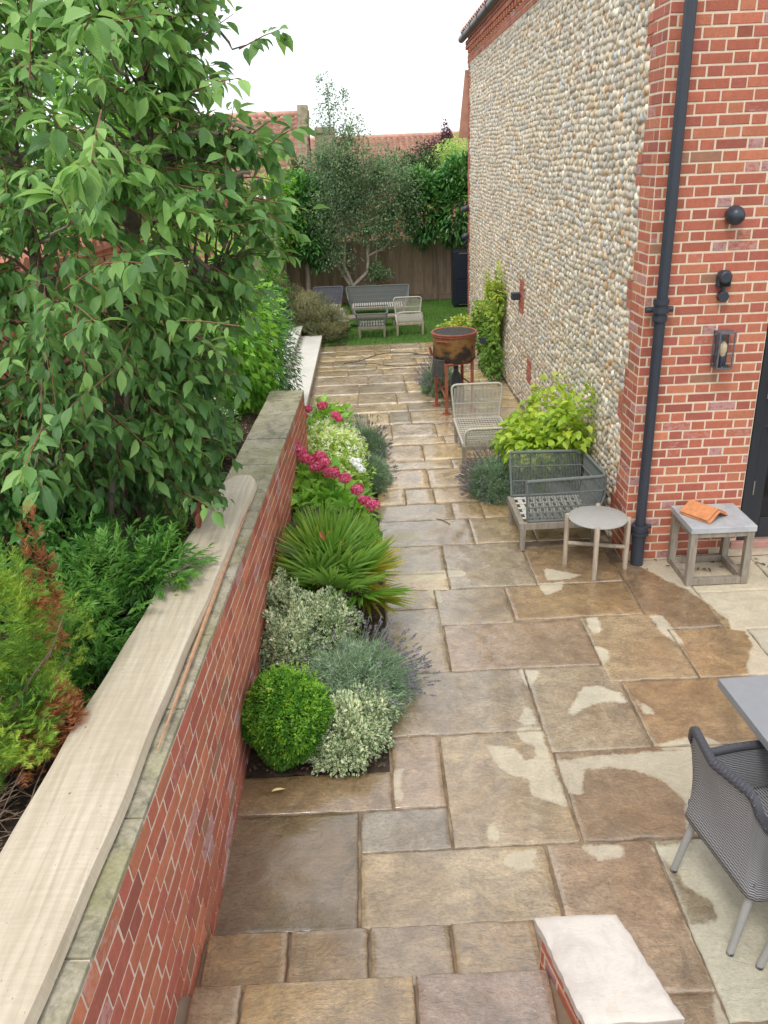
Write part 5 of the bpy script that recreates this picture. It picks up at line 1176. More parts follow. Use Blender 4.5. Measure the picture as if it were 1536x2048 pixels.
mb.tube(pl([(700, 570), (680, 540), (655, 500), (640, 450)]), [.04, .03, .024, .018], 7); mb.tube(pl([(672, 340), (650, 315), (625, 300)]), [.012, .009, .006], 5); mb.tube(pl([(672, 340), (700, 310), (720, 300)]), [.012, .009, .006], 5); mb.tube(pl([(752, 520), (755, 470), (760, 450)], 19.0), [.008]*3, 5); mb.tube(pl([(765, 400), (768, 370), (790, 355)]), [.018, .014, .01], 6)
for i in range(26):
    a_ = PY(random.uniform(650, 780), random.uniform(330, 470), yy+random.uniform(-.3, .3)); mb.tube(curve_pts(PY(random.choice([690, 742, 675]), random.uniform(360, 470), yy), a_, 4, .05, .03), [.012, .009, .007, .005, .003], 4, False)
mb.build('trunk', BARK2, tw, smooth=True)
BL = [(700, 330, 60, 42, 480), (650, 320, 38, 34, 260), (760, 345, 50, 40, 380), (700, 400, 72, 55, 620), (780, 420, 55, 50, 480), (640, 440, 40, 60, 420), (660, 510, 45, 34, 260), (740, 460, 70, 32, 380), (690, 280, 45, 28, 130), (810, 380, 35, 40, 220), (670, 375, 40, 40, 200), (652, 250, 34, 26, 40), (700, 255, 26, 26, 55), (640, 225, 12, 16, 12), (668, 215, 26, 26, 34), (655, 180, 16, 26, 26), (688, 190, 14, 16, 14), (615, 245, 8, 14, 8), (640, 160, 8, 10, 8), (750, 540, 16, 26, 70), (760, 545, 22, 14, 50)]
pp = []
for i, (u, v, ru_, rv_, n_) in enumerate(BL):
    c_ = PY(u, v, yy); k_ = 20.6/FPX*.95; n2 = int(n_*(6.5 if n_ > 100 else 6)); pp.append(leafy(tw, OLV, c_, (ru_*k_, min(.5, ru_*k_), rv_*k_), n2, .062, T_leaf(.1, .2, .42), .9, .25, 140+i, .1, .6, .9, .6, None, .45, .25, wf=1.0))
foliage('crown', pp, OLV, tw, smooth=True)
# purple tree, and light green top behind the laurels
PUR = leafmat('purple_leaf', (.045, .018, .028), (.09, .035, .045), (.17, .08, .08), .5, .15)
t0 = thing('purple_leaved_tree', (2.3, 24, 0), 0, 'dark purple leaved tree rising above the laurels near the house corner', 'tree'); pp = []
for u, v, a_, b_ in ((893, 275, 10, 20), (880, 300, 22, 18), (850, 305, 18, 14), (870, 318, 40, 16), (895, 295, 12, 20)):
    k_ = 25/FPX; pp.append(leafy(t0, PUR, PY(u, v, 24), (a_*k_, a_*k_, b_*k_), int(a_*b_*2.6), .07, T_leaf(.1, .2, .5), .9, .3, 160, 0, .6, .8, .6, None, .5, .3))
pp.append(leafy(t0, PUR, PY(870, 340, 24), (.6, .5, .5), 900, .08, T_leaf(.1, .2, .5), .8, .2, 161))
foliage('crown', pp, PUR, t0); mb = MB(); mb.tube([(2.3, 24, 0), (2.25, 24, 2.2), PY(885, 290, 24)], [.09, .06, .02], 8); mb.build('trunk', BARK, t0)
YGT = leafmat('yellow_green_leaf', (.12, .22, .05), (.24, .36, .09), (.40, .48, .16), .45, .3)
t0 = thing('light_green_tree', (2.6, 22, 0), 0, 'pale yellow green tree top between the purple tree and the flint wall', 'tree'); k_ = 23/FPX
foliage('crown', [leafy(t0, YGT, PY(912, 310, 22), (30*k_, .5, 26*k_), 1500, .08, T_leaf(.1, .2, .45), .8, .25, 170), leafy(t0, YGT, PY(905, 345, 22), (50*k_, .5, 26*k_), 1300, .08, T_leaf(.1, .2, .45), .8, .25, 171)], YGT, t0)
mb = MB(); mb.tube([(2.4, 22, 0), (2.4, 22, 1.8), PY(912, 310, 22)], [.08, .06, .02], 8); mb.build('trunk', BARK, t0)
t0 = thing('background_hedge', (0, 21.2, 0), 0, 'mixed green hedge tops showing just above the fence behind the twisted tree', 'hedge'); pp = []
for u, v in ((600, 350), (640, 380), (690, 370), (740, 380), (790, 340), (830, 335), (860, 350), (700, 430), (650, 450), (780, 450)):
    pp.append(leafy(t0, LRL if False else YGT, PY(u, v, 21.2), (.46, .35, .42), 1100, .08, T_leaf(.1, .2, .42), .8, .25, int(u), .1, 1, .6, .5, None, .1, .3))
foliage('leaves', pp, leafmat('hedge_leaf', (.025, .07, .02), (.055, .13, .03), (.16, .26, .06), .45, .2), t0); mb = MB()
for xx in (-1.0, 0, 1.0): mb.tube([(xx, 21.2, 0), (xx, 21.2, 2.4)], [.05, .03], 6)
mb.build('trunk', BARK, t0)
# ================================================================== FURNITURE
TEAK = simple('weathered_teak', (.40, .33, .25), .7, .2, 14, 0, .3)
m = Mat('teak_grain', .65); p = m.obj(); m.col(m.ramp(m.noise(m.mapping(p, (14, 14, 2)), 3, 6, .6, .6), [(.3, (.30, .235, .17)), (.6, (.46, .38, .29)), (.8, (.54, .45, .35))])); m.bump(m.noise(m.mapping(p, (30, 30, 3)), 4, 4), .3, .003); TEAK = m.m
m = Mat('grey_teak', .7); p = m.obj(); m.col(m.ramp(m.noise(m.mapping(p, (14, 14, 2)), 3, 6, .6, .6), [(.3, (.20, .17, .135)), (.6, (.32, .275, .22)), (.8, (.40, .34, .28))])); m.bump(m.noise(m.mapping(p, (30, 30, 3)), 4, 4), .3, .003); GTEAK = m.m
ROPEG = simple('grey_green_rope', (.15, .165, .155), .7, .2, 60); ROPEW = simple('pale_rope', (.52, .49, .43), .7, .12, 60); ROPEB = simple('blue_grey_rope', (.12, .125, .15), .7, .2, 60)
STRAP = simple('pale_strap', (.55, .53, .48), .7, .12, 30)
def lerp(a, b, t): return np.array(a, float)*(1-t)+np.array(b, float)*t
def along(pts, t):
    pts = [np.array(p_, float) for p_ in pts]; L_ = [np.linalg.norm(pts[i+1]-pts[i]) for i in range(len(pts)-1)]; s = t*sum(L_)
    for i, l_ in enumerate(L_):
        if s <= l_ or i == len(L_)-1: return lerp(pts[i], pts[i+1], min(1, s/max(l_, 1e-9)))
        s -= l_
def round_pts(pts, r=.05, k=4):
    pts = [np.array(p_, float) for p_ in pts]; out_ = [pts[0]]
    for i in range(1, len(pts)-1):
        a_, b_, c_ = pts[i-1], pts[i], pts[i+1]; d1 = (a_-b_)/np.linalg.norm(a_-b_); d2 = (c_-b_)/np.linalg.norm(c_-b_); p0, p2 = b_+d1*r, b_+d2*r
        for j in range(k+1): t_ = j/k; out_.append(p0*(1-t_)**2+2*b_*t_*(1-t_)+p2*t_**2)
    return out_+[pts[-1]]
def cords(mb, top, bot, n, r, bulge=0, nrm_=(0, 0, 0)):
    for i in range(n):
        t_ = (i+.5)/n; a_, b_ = along(top, t_), along(bot, t_)
        mb.tube([a_, (a_+b_)/2+np.array(nrm_)*bulge, b_], r, 4, False)
def legs(parent, pts, h, r0, r1, mat, lean=None, name='leg', sq=False):
    for (x, y) in pts:
        mb = MB()
        if sq: mb.hexa([(x-r1, y-r1, 0), (x+r1, y-r1, 0), (x+r1, y+r1, 0), (x-r1, y+r1, 0)], [(x-r0, y-r0, h), (x+r0, y-r0, h), (x+r0, y+r0, h), (x-r0, y+r0, h)])
        else: mb.tube([(x, y, 0), (x, y, h)], [r1, r0], 12)
        mb.build(name, mat, parent, .003 if sq else 0, not sq)
# ---- grey corner seat near the golden shrub: open to the left
def corner_seat():
    g = thing('rope_corner_seat', (1.55, 6.65, 0), 0, 'grey green rope corner seat frame without cushions on teak legs below the golden shrub', 'lounge seat', 'rope lounge seats')
    x0, x1, y0, y1, hs = 1.22, 1.86, 6.36, 6.93, .25
    legs(g, [(x0+.02, y0+.01), (x0+.02, y1), (x1, y0+.01), (x1, y1)], hs-.03, .028, .019, GTEAK, sq=True)
    mb = MB(); mb.box(x0-.015, x0+.035, y0-.02, y1+.03, hs-.045, hs+.02); mb.box(x0+.036, x1+.03, y0-.02, y0+.025, hs-.045, hs+.018); mb.box(x0+.036, x1+.03, y1-.015, y1+.03, hs-.045, hs+.018); mb.box(x1-.015, x1+.03, y0+.026, y1-.016, hs-.045, hs+.018); mb.build('seat_frame', GTEAK, g, .005)
    mb = MB()
    for k_ in range(9): xx = x0+.06+k_*.064; mb.box(xx, xx+.040, y0+.02, y1-.01, hs+.019, hs+.023)
    for k_ in range(5): yy_ = y0+.06+k_*.11; mb.box(x0+.03, x1-.01, yy_, yy_+.035, hs+.0245, hs+.028)
    mb.build('seat_straps', STRAP, g)
    A = lambda x, y, z: np.array([x, y, z])
    # rims
    fl, fr_, nr, nl = PZ(1020, 905, .66), PZ(1166, 901, .66), PZ(1214, 952, .66), PZ(1054, 964, .66)
    fr_ = fr_+A(.0, .0, 0); nr[0] = min(nr[0], 1.965); fr_[0] = min(fr_[0], 1.90)
    bfl, bfr, bnr, bnl = A(x0+.02, y1+.01, hs+.03), A(x1+.01, y1+.01, hs+.03), A(x1+.01, y0-.0, hs+.03), A(x0+.06, y0-.0, hs+.03)
    rim = round_pts([fl, fr_, nr, nl], .07); brim = round_pts([bfl, bfr, bnr, bnl], .04)
    mb = MB(); mb.tube(rim, .0145, 10); mb.tube([nl, bnl], .012, 8); mb.tube([fl, bfl], .012, 8); mb.tube(brim, .012, 8); mb.build('rim', ROPEG, g, smooth=True)
    mb = MB(); cords(mb, [fl, fr_], [bfl, bfr], 46, .0042)
    for t_ in (.33, .66): mb.tube([lerp(fl, bfl, t_), lerp(fr_, bfr, t_)], .006, 6)
    mb.build('side_cords', ROPEG, g)
    mb = MB(); cords(mb, [nl, nr], [bnl, bnr], 50, .0042)
    for t_ in (.33, .66): mb.tube([lerp(nl, bnl, t_), lerp(nr, bnr, t_)], .006, 6)
    mb.build('side_cords', ROPEG, g)
    mb = MB(); cords(mb, [fr_, nr], [bfr, bnr], 52, .0052, .03, (1, 0, 0))
    for t_ in (.33, .66): mb.tube([lerp(fr_, bfr, t_), lerp(nr, bnr, t_)+A(.012, 0, 0)], .006, 6)
    mb.build('back_cords', ROPEG, g)
corner_seat()
# ---- white rope chair: tall hoop at the far end, lower arm hoop near
def rope_chair(name, label, far, near, xw, hs, hb, ha, wood, flip=False, n=34):
    """seat runs from y=near to y=far; tall hoop far, low hoop near; x from xw[0] to xw[1]"""
    x0, x1 = xw; g = thing(name, ((x0+x1)/2, (far+near)/2, 0), 0, label, 'lounge chair', 'white rope lounge chairs')
    A = lambda x, y, z: np.array([x, y, z])
    legs(g, [(x0+.02, near), (x1-.02, near), (x0+.03, far-.02), (x1-.03, far-.02)], hs-.02, .022, .017, wood, sq=True)
    mb = MB(); mb.box(x0+.0, x1, near-.02, near+.02, hs-.06, hs-.015); mb.box(x0+.0, x1, far-.04, far, hs-.06, hs-.015); mb.box(x0, x0+.035, near+.021, far-.041, hs-.06, hs-.015); mb.box(x1-.035, x1, near+.021, far-.041, hs-.06, hs-.015); mb.build('seat_frame', wood, g, .004)
    top = round_pts([A(x0+.02, far, hs), A(x0-.02, far+.03, hb), A(x1+.02, far+.03, hb), A(x1-.02, far, hs)], .07)
    mb = MB(); mb.tube(top, .014, 10); mb.tube([A(x0+.01, far, hs), A(x0+.01, near, hs)], .014, 10); mb.tube([A(x1-.01, far, hs), A(x1-.01, near, hs)], .014, 10)
    arm = round_pts([A(x0+.03, near, hs-.1), A(x0+.02, near-.03, ha), A(x1-.02, near-.03, ha), A(x1-.03, near, hs-.1)], .09); mb.tube(arm, .014, 10); mb.build('rim', ROPEW, g, smooth=True)
    mb = MB(); w_ = x1-x0
    for i in range(n):
        t_ = (i+.5)/n; ins = .018*(1 if 1 < i < n-2 else 2.2); mb.tube([A(x0+.01+t_*(w_-.02), far+.028, hb-ins), A(x0+.02+t_*(w_-.04), far+.0, hs+.02), A(x0+.02+t_*(w_-.04), far-.03, hs)], .0050, 4, False)
    for zz in (.45, .12): mb.tube([A(x0+.0, far+.03*zz, hs+(hb-hs)*zz), A(x1, far+.03*zz, hs+(hb-hs)*zz)], .006, 5)
    mb.build('back_cords', ROPEW, g)
    mb = MB()
    for i in range(0, n, 2): t_ = (i+1)/n; mb.tube([A(x0+.02+t_*(w_-.04), far-.01, hs), A(x0+.02+t_*(w_-.04), near+.01, hs-.01)], .0046, 4, False)
    for j in range(13): yy_ = near+.03+(far-near-.06)*j/12; mb.tube([A(x0+.01, yy_, hs+.004), A(x1-.01, yy_, hs+.004)], .006, 4, False)
    mb.build('seat_cords', ROPEW, g)
    mb = MB()
    for i in range(n):
        t_ = (i+.5)/n; ins = .016*(1 if 2 < i < n-3 else 2.6); mb.tube([A(x0+.02+t_*(w_-.04), near-.028, ha-ins), A(x0+.02+t_*(w_-.04), near-.005, hs-.01)], .0046, 4, False)
    mb.tube([A(x0+.02, near-.018, (hs+ha)/2), A(x1-.02, near-.018, (hs+ha)/2)], .005, 5); mb.build('arm_cords', ROPEW, g)
    return g
rope_chair('rope_lounge_chair', 'white rope lounge chair on the paving between the barbecue and the golden shrub', 9.38, 8.42, (.95, 1.52), .29, .70, .47, GTEAK)
rope_chair('rope_lounge_chair', 'white rope lounge chair with teak legs standing on the far lawn', 16.75, 15.95, (.52, 1.05), .26, .60, .45, TEAK, n=24)
# ---- far grey sofas
def far_sofa(name, label, x0, x1, y, depth, hs, hb, flare, rope, n, arms=True, group='rope lounge seats'):
    g = thing(name, ((x0+x1)/2, y, 0), 0, label, 'sofa', group); A = lambda a, b, c: np.array([a, b, c]); yb = y; yf = y-depth
    legs(g, [(x0+.04, yf), (x1-.04, yf), (x0+.04, yb-.04), (x1-.04, yb-.04)], hs, .022, .016, GTEAK, sq=True)
    mb = MB(); mb.box(x0, x1, yf-.02, yf+.02, hs-.05, hs-.005); mb.box(x0, x1, yb-.05, yb-.01, hs-.05, hs-.005); mb.box(x0, x0+.04, yf+.021, yb-.051, hs-.05, hs-.005); mb.box(x1-.04, x1, yf+.021, yb-.051, hs-.05, hs-.005); mb.build('seat_frame', GTEAK, g, .004)
    mb = MB()
    for k_ in range(int((x1-x0-.06)/.05)): mb.box(x0+.03+k_*.05, x0+.06+k_*.05, yf, yb-.03, hs-.004, hs+.002)
    mb.build('seat_straps', STRAP, g)
    tl, tr = A(x0-flare, yb+.12, hb), A(x1+flare, yb+.12, hb); bl, br = A(x0, yb, hs), A(x1, yb, hs)
    mb = MB(); path = [bl, tl, tr, br]
    if arms: path = [A(x0-flare*.5, yf, hs+.16), A(x0-flare, yb-.05, hb-.03), tl, tr, A(x1+flare, yb-.05, hb-.03), A(x1+flare*.5, yf, hs+.16)]
    mb.tube(round_pts(path, .05), .016, 8)
    if arms: mb.tube([A(x0-flare*.5, yf, hs+.16), A(x0, yf, hs)], .014, 8); mb.tube([A(x1+flare*.5, yf, hs+.16), A(x1, yf, hs)], .014, 8)
    mb.build('rim', rope, g, smooth=True)
    mb = MB(); cords(mb, [tl, tr], [bl, br], n, .0075)
    if arms:
        for q_, (sx, xx) in enumerate(((-1, x0), (1, x1))): cords(mb, [A(xx+sx*flare*.5, yf, hs+.16), A(xx+sx*flare, yb-.05, hb-.03), A(xx+sx*flare, yb+.12, hb)], [A(xx, yf, hs), A(xx, yb, hs)], 30, .0065)
    for t_ in (.3, .55, .8): mb.tube([lerp(tl, bl, t_), lerp(tr, br, t_)], .008, 5)
    mb.build('back_cords', rope, g); return g
far_sofa('rope_sofa', 'wide grey green rope sofa frame farthest back on the lawn before the fence', -.38, .80, 18.45, .62, .26, .60, .10, ROPEG, 90)
far_sofa('rope_sofa', 'dark blue grey rope seat at the left of the lawn behind the rosemary bush', -1.15, -.62, 18.45, .9, .26, .62, .07, ROPEB, 44, arms=False)
# small armchair seen from behind in front of the sofa
def small_seat():
    g = thing('rope_armchair', (.04, 16.1, 0), 0, 'small grey green rope armchair standing between the sofa and the paving', 'armchair', 'rope lounge seats'); A = lambda a, b, c: np.array([a, b, c])
    x0, x1, yn, yf, hs = -.22, .30, 15.85, 16.45, .22; legs(g, [(x0+.02, yn), (x1-.02, yn), (x0+.02, yf), (x1-.02, yf)], hs, .022, .017, GTEAK, sq=True)
    mb = MB(); mb.box(x0, x1, yn-.02, yn+.02, hs-.05, hs-.004); mb.box(x0, x1, yf-.02, yf+.02, hs-.05, hs-.004); mb.box(x0, x0+.03, yn+.021, yf-.021, hs-.05, hs-.004); mb.box(x1-.03, x1, yn+.021, yf-.021, hs-.05, hs-.004); mb.build('seat_frame', GTEAK, g)
    mb = MB()
    for k_ in range(9): mb.box(x0+.03+k_*.053, x0+.06+k_*.053, yn+.02, yf-.02, hs-.003, hs+.003)
    mb.build('seat_straps', STRAP, g)
    T4 = [A(x0-.07, yf+.08, .50), A(x0-.05, yn-.08, .47), A(x1+.05, yn-.08, .47), A(x1+.07, yf+.08, .50)]; B4 = [A(x0, yf, hs), A(x0, yn, hs), A(x1, yn, hs), A(x1, yf, hs)]
    mb = MB(); mb.tube(round_pts([T4[3], T4[0], T4[1], T4[2], T4[3]], .05), .014, 8); mb.build('rim', ROPEG, g, smooth=True)
    mb = MB()
    for i in range(3): cords(mb, [T4[i], T4[i+1]], [B4[i], B4[i+1]], 30, .0055)
    for t_ in (.35, .7): mb.tube([lerp(T4[k_], B4[k_], t_) for k_ in range(4)], .007, 5)
    mb.build('side_cords', ROPEG, g)
small_seat()
lt = thing('low_bench', (0, 17.2, 0), 0, 'low weathered timber bench rail behind the small armchair on the lawn', 'bench')
mb = MB(); mb.box(-.62, .55, 16.95, 17.25, .17, .21); mb.build('top', GTEAK, lt, .004); legs(lt, [(-.56, 17.0), (.5, 17.0), (-.56, 17.2), (.5, 17.2)], .17, .02, .02, GTEAK, sq=True)
cu = simple('white_cloth', (.75, .74, .72), .8, .05, 10)
q = thing('striped_cushion', (-.6, 16.55, 0), 0, 'pale striped folded cushion lying at the right of the rosemary bush', 'cushion')
mb = MB(); mb.box(-.78, -.50, 16.5, 17.5, .27, .33, .1); mb.build('pad', simple('lilac_cloth', (.42, .41, .47), .85, .5, 22), q, .02)
o = MB().box(-.62, -.44, 16.35, 16.6, .24, .255, .2).build('white_card', cu, None, .004, origin=(-.53, 16.5, .24)); tag(o, 'small white flat square beside the striped cushion on the far lawn', 'board')
mb = MB()
for xx in (-.60, -.52): mb.tube([(xx, 16.5, 0), (xx-.02, 16.55, .24)], .010, 6)
mb.build('stand', IRON, q)
# ---- round side table
rt = thing('round_side_table', (1.78, 6.0, 0), 0, 'round grey topped side table with pale teak legs beside the downpipe', 'side table')
cx, cyy, R_ = 1.785, 6.02, .235
TOPG = simple('stone_grey_top', (.36, .35, .32), .5, .06, 18, 0, .05)
MB().lathe([(.0, .452), (R_-.012, .452), (R_, .447), (R_, .440), (R_-.02, .432), (.0, .432)], cx, cyy, 64).build('table_top', TOPG, rt, smooth=True)
LP_ = [PZ(1188, 1155, 0), PZ(1133, 1128, 0), PZ(1247, 1137, 0)]; ctr2 = np.array([cx, cyy]); LP_ = [p_[:2] for p_ in LP_]; LP_.append(2*ctr2-LP_[0])
LP_ = [ctr2+(p_-ctr2)/np.linalg.norm(p_-ctr2)*(R_+.008) for p_ in LP_]
for p_ in LP_:
    d_ = (p_-ctr2)/np.linalg.norm(p_-ctr2); mb = MB(); mb.tube([(*p_, 0), (*p_, .455), (*p_, .463)], [.020, .021, .016], 12); mb.build('leg', TEAK, rt, smooth=True)
mb = MB(); mb.tube([(*LP_[0], .20), (*LP_[3], .20)], .018, 8); mb.tube([(*LP_[1], .2), (*LP_[2], .2)], .0175, 8); mb.build('stretcher', TEAK, rt, smooth=True)
# ---- cube table with ridge tiles
ct = thing('square_side_table', (2.63, 5.87, 0), 0, 'square timber side table with open frame and grey slab top against the front wall', 'side table')
x0, x1, y0, y1 = 2.395, 2.885, 5.60, 6.04; s = .055
for (x, y) in ((x0, y0), (x1-s, y0), (x0, y1-s), (x1-s, y1-s)): MB().box(x, x+s, y, y+s, .002, .455).build('leg', GTEAK, ct, .004)
mb = MB()
for y in (y0+.004, y1-s+.004): mb.box(x0+s, x1-s, y, y+s-.008, .004, .058)
for x in (x0+.004, x1-s+.004): mb.box(x, x+s-.008, y0+s, y1-s, .004, .057)
mb.build('base_rails', GTEAK, ct, .003)
mb = MB()
for y in (y0+.004, y1-s+.004): mb.box(x0+s, x1-s, y, y+s-.008, .415, .454)
for x in (x0+.004, x1-s+.004): mb.box(x, x+s-.008, y0+s, y1-s, .415, .453)
mb.build('top_rails', GTEAK, ct, .003)
m = Mat('chipped_grey_slab', .45); p = m.obj(); c = m.ramp(m.noise(p, 9, 6, .6), [(.3, (.34, .36, .38)), (.7, (.50, .51, .52))]); c = m.mix(m.ramp(m.noise(p, 22, 4), [(.68, 0), (.72, .8)]), c, (.42, .30, .16)); m.col(c); m.bump(m.noise(p, 60), .2, .003)
MB().box(x0-.008, x1+.008, y0-.008, y1+.008, .457, .505).build('table_top', m.m, ct, .004)
TC = simple('ridge_terracotta', (.60, .245, .10), .75, .16, 25, 0, .3)
def ridge_tile(z, dx, dy, rz, label):
    c0 = PZ(1410, 1025, .53); t_ = thing('ridge_tile', (c0[0]+dx, c0[1]+dy, z), rz, label, 'roof tile', 'terracotta ridge tiles on the square table')
    L_, w_, h_, th = .25, .125, .065, .012; pr_ = [(-w_, 0), (-.025, h_*.82), (0, h_), (.025, h_*.82), (w_, 0)]; inner = [(a_, b_-th*1.15) if abs(a_) < w_ else (a_*.97, b_-th) for a_, b_ in pr_]; V = []; F = []
    for yy_ in (-L_/2, L_/2): V += [(a_, yy_, b_+th) for a_, b_ in pr_]+[(a_, yy_, b_+th) for a_, b_ in inner]
    for i in range(4): F += [(i, i+1, 11+i, 10+i), (5+i+1, 5+i, 15+i, 15+i+1), (i+1, i, 5+i, 6+i), (10+i, 11+i, 16+i, 15+i)]
    F += [(0, 10, 15, 5), (4, 9, 19, 14)]
    me = bpy.data.meshes.new('tile_body'); me.from_pydata(V, [], F); me.validate(); me.materials.append(TC); o = bpy.data.objects.new('tile_body', me); link(o, t_); b = o.modifiers.new('b', 'BEVEL'); b.width = .002; b.segments = 1
ridge_tile(.5055, 0, 0, math.radians(36), 'lower terracotta ridge tile of the pair on the square side table'); ridge_tile(.5235, -.012, .012, math.radians(34), 'upper terracotta ridge tile stacked on another on the square side table')
# ---- dining table at the right edge
dt = thing('dining_table', (2.2, 2.6, 0), 0, 'grey flat topped dining table corner at the right edge', 'table'); TG = simple('table_grey', (.26, .265, .28), .5, .04, 20, 0, .03)
V4 = [(1.655, 3.35), (1.75, 1.6), (2.7, 1.65), (2.6, 3.40)]; mb = MB(); mb.hexa([(a_, b_, .705) for a_, b_ in V4], [(a_, b_, .75) for a_, b_ in V4]); mb.build('table_top', TG, dt, .004)
legs(dt, [(2.02, 3.15), (2.45, 3.2), (2.1, 1.8), (2.5, 1.85)], .704, .03, .025, simple('powder_grey', (.33, .33, .31), .5, .04))
# ---- woven dining chair
WEAV = Mat('woven_cord', .55); uvn = WEAV.uv(); sx = WEAV.n('SeparateXYZ'); WEAV.l(uvn, sx.inputs[0])
wu = WEAV.math('SINE', WEAV.math('MULTIPLY', sx.outputs[0], 2*PI*15)); wv_ = WEAV.math('MULTIPLY', sx.outputs[1], 2*PI*34)
sg = WEAV.math('MULTIPLY', WEAV.math('ABSOLUTE', WEAV.math('SINE', WEAV.math('ADD', WEAV.math('MULTIPLY', wv_, .5), WEAV.math('MULTIPLY', wu, .35)))), 1.0)
cw = WEAV.ramp(sg, [(.05, (.06, .06, .07)), (.4, (.26, .26, .275)), (1, (.40, .40, .415))]); WEAV.col(cw); WEAV.bump(WEAV.math('ADD', sg, WEAV.math('MULTIPLY', wu, .15)), 1.0, .008); WEAVM = WEAV.m
POW = simple('powder_grey_leg', (.36, .36, .34), .45, .04)
def shell(name, grid, parent, mat, thick=.018, rep=(1, 1)):
    ny, nx = len(grid), len(grid[0]); V = np.array(grid).reshape(-1, 3); ids = np.arange(nx*ny).reshape(ny, nx); f_ = np.stack([ids[:-1, :-1], ids[:-1, 1:], ids[1:, 1:], ids[1:, :-1]], -1).reshape(-1, 4)
    U_ = np.stack(np.meshgrid(np.linspace(0, rep[0], nx), np.linspace(0, rep[1], ny)), -1).reshape(-1, 2)
    o = npmesh(name, V, [f_], mat, parent, uv=U_, smooth=True); s_ = o.modifiers.new('s', 'SOLIDIFY'); s_.thickness = thick; s_.offset = 0; return o
def wicker_chair(loc, rz, label):
    """built at origin facing +x; seat .44 high"""
    g = thing('woven_dining_chair', (0, 0, 0), 0, label, 'chair', 'woven dining chairs')
    W_ = .27; hs = .40
    # wrap-around back: parameter a from -1 (one arm front) over back (0) to +1
    rows_ = []
    for j in range(15):
        v_ = j/14; r_ow = []
        for i in range(41):
            a_ = -1+2*i/40; aa = abs(a_); th_ = a_*PI*.5
            # plan: rounded rectangle
            if aa < .36: x = -.235; y = a_/.36*.215
            elif aa < .50: q_ = (aa-.36)/.14*PI/2; x = -.235+.05*(1-math.cos(q_)); y = math.copysign(.215+.045*math.sin(q_), a_)
            else: q_ = (aa-.50)/.5; x = -.185+q_*.40; y = math.copysign(.26+.015*math.sin(q_*PI), a_)
            topz = .86 if aa < .34 else .86-.22*min(1, (aa-.34)/.22)**.8 if aa < .60 else .64-.02*(aa-.6)
            botz = .33
            z = botz+(topz-botz)*v_; lean = -.085*max(0, (z-.40)/.46)**1.2*max(0, 1-aa*1.6); flare = 1+.03*v_
            pinch = -.035*math.sin(v_*PI)*(1 if aa < .4 else .3)
            x2 = x+lean-(0 if aa > .45 else pinch*.6); r_ow.append((x2, y*flare*(1-.10*math.sin(min(1, v_*1.2)*PI)*(.6)), z))
        rows_.append(r_ow)
    bk = shell('backrest', rows_, g, WEAVM, .022, (3, 1))
    rim_ = [np.array(p_) for p_ in rows_[-1]]; mb = MB(); mb.tube(rim_, .020, 10)
    for k_ in range(0): pass
    mb.build('rim', WEAVM, bk, smooth=True)
    mb = MB()
    for q_ in range(3):
        pts = []; 
        for i in range(0, 601):
            t_ = i/600*40; i0 = min(39, int(t_)); p_ = rim_[i0]*(1-(t_-i0))+rim_[i0+1]*(t_-i0); ph = i*.75+q_*2.1; pts.append(p_+np.array([0, .0, .0])+np.array([math.cos(ph)*.017, math.cos(ph)*.011, math.sin(ph)*.018]))
        mb.tube(pts, .0052, 5)
    mb.build('braid', WEAVM, bk, smooth=True)
    sr = [[(x_, y_*.95, hs+.012*math.cos(y_*8)) for y_ in np.linspace(-.26, .26, 14)] for x_ in np.linspace(-.225, .25, 12)]; shell('seat', sr, g, WEAVM, .04, (1, 1))
    fr_ = [[(.235+.01*k_, y_, .33+.075*(1-k_)) for y_ in np.linspace(-.25, .25, 12)] for k_ in (0, 1)]; shell('apron', fr_, g, WEAVM, .02, (1, .15))
    for sx_, sy_, spx, spy in ((-.19, .21, -.075, .02), (-.19, -.21, -.075, -.02), (.20, .22, .05, .02), (.20, -.22, .05, -.02)):
        mb = MB(); mb.tube([(sx_+spx, sy_+spy, .004), (sx_, sy_, .37)], [.0155, .020], 14); lg = mb.build('leg', POW, g, smooth=True)
        mb = MB(); mb.tube([(sx_+spx, sy_+spy, 0), (sx_+spx*.97, sy_+spy*.97, .012)], .0162, 12); mb.build('foot', IRON, lg)
    g.location = loc; g.rotation_euler = (0, 0, rz); return g
ch1 = wicker_chair((1.642, 2.692, 0), math.radians(10.5), 'grey woven cord dining chair seen from behind, drawn up to the table corner')
ch2 = copy_tree(ch1); ch2.location = (1.822, 2.172, 0); ch2.rotation_euler = (0, 0, math.radians(10.5)); ch2['label'] = 'dining chair of which only one pale grey leg shows at the lower right edge'
# ---- barbecue drum
bb = thing('drum_barbecue', (1.12, 10.85, 0), 0, 'rusty oil drum barbecue with a round grill on an orange red angle iron stand', 'barbecue')
m = Mat('burnt_drum', .6, .4, .3); p = m.obj(); zz = m.n('SeparateXYZ'); m.l(p, zz.inputs[0])
c = m.ramp(m.noise(p, 5, 6, .65), [(.3, (.20, .085, .04)), (.5, (.30, .17, .06)), (.7, (.19, .08, .045))]); sm = m.math('ADD', m.math('MULTIPLY', m.noise(m.mapping(p, (1, 1, 1.6)), 5.5, 4, .5), 1.0), m.math('MULTIPLY', m.math('SUBTRACT', .84, zz.outputs[2]), .9))
c = m.mix(m.ramp(sm, [(.50, 0), (.62, .93)]), c, (.035, .032, .035)); m.col(c); m.bump(m.noise(p, 30), .4, .005); DRUM = m.m
RUST = simple('orange_rust', (.33, .10, .06), .7, .25, 16, .2, .4); GRIL = simple('burnt_iron', (.07, .065, .06), .6, .3, 30, .4, .4)
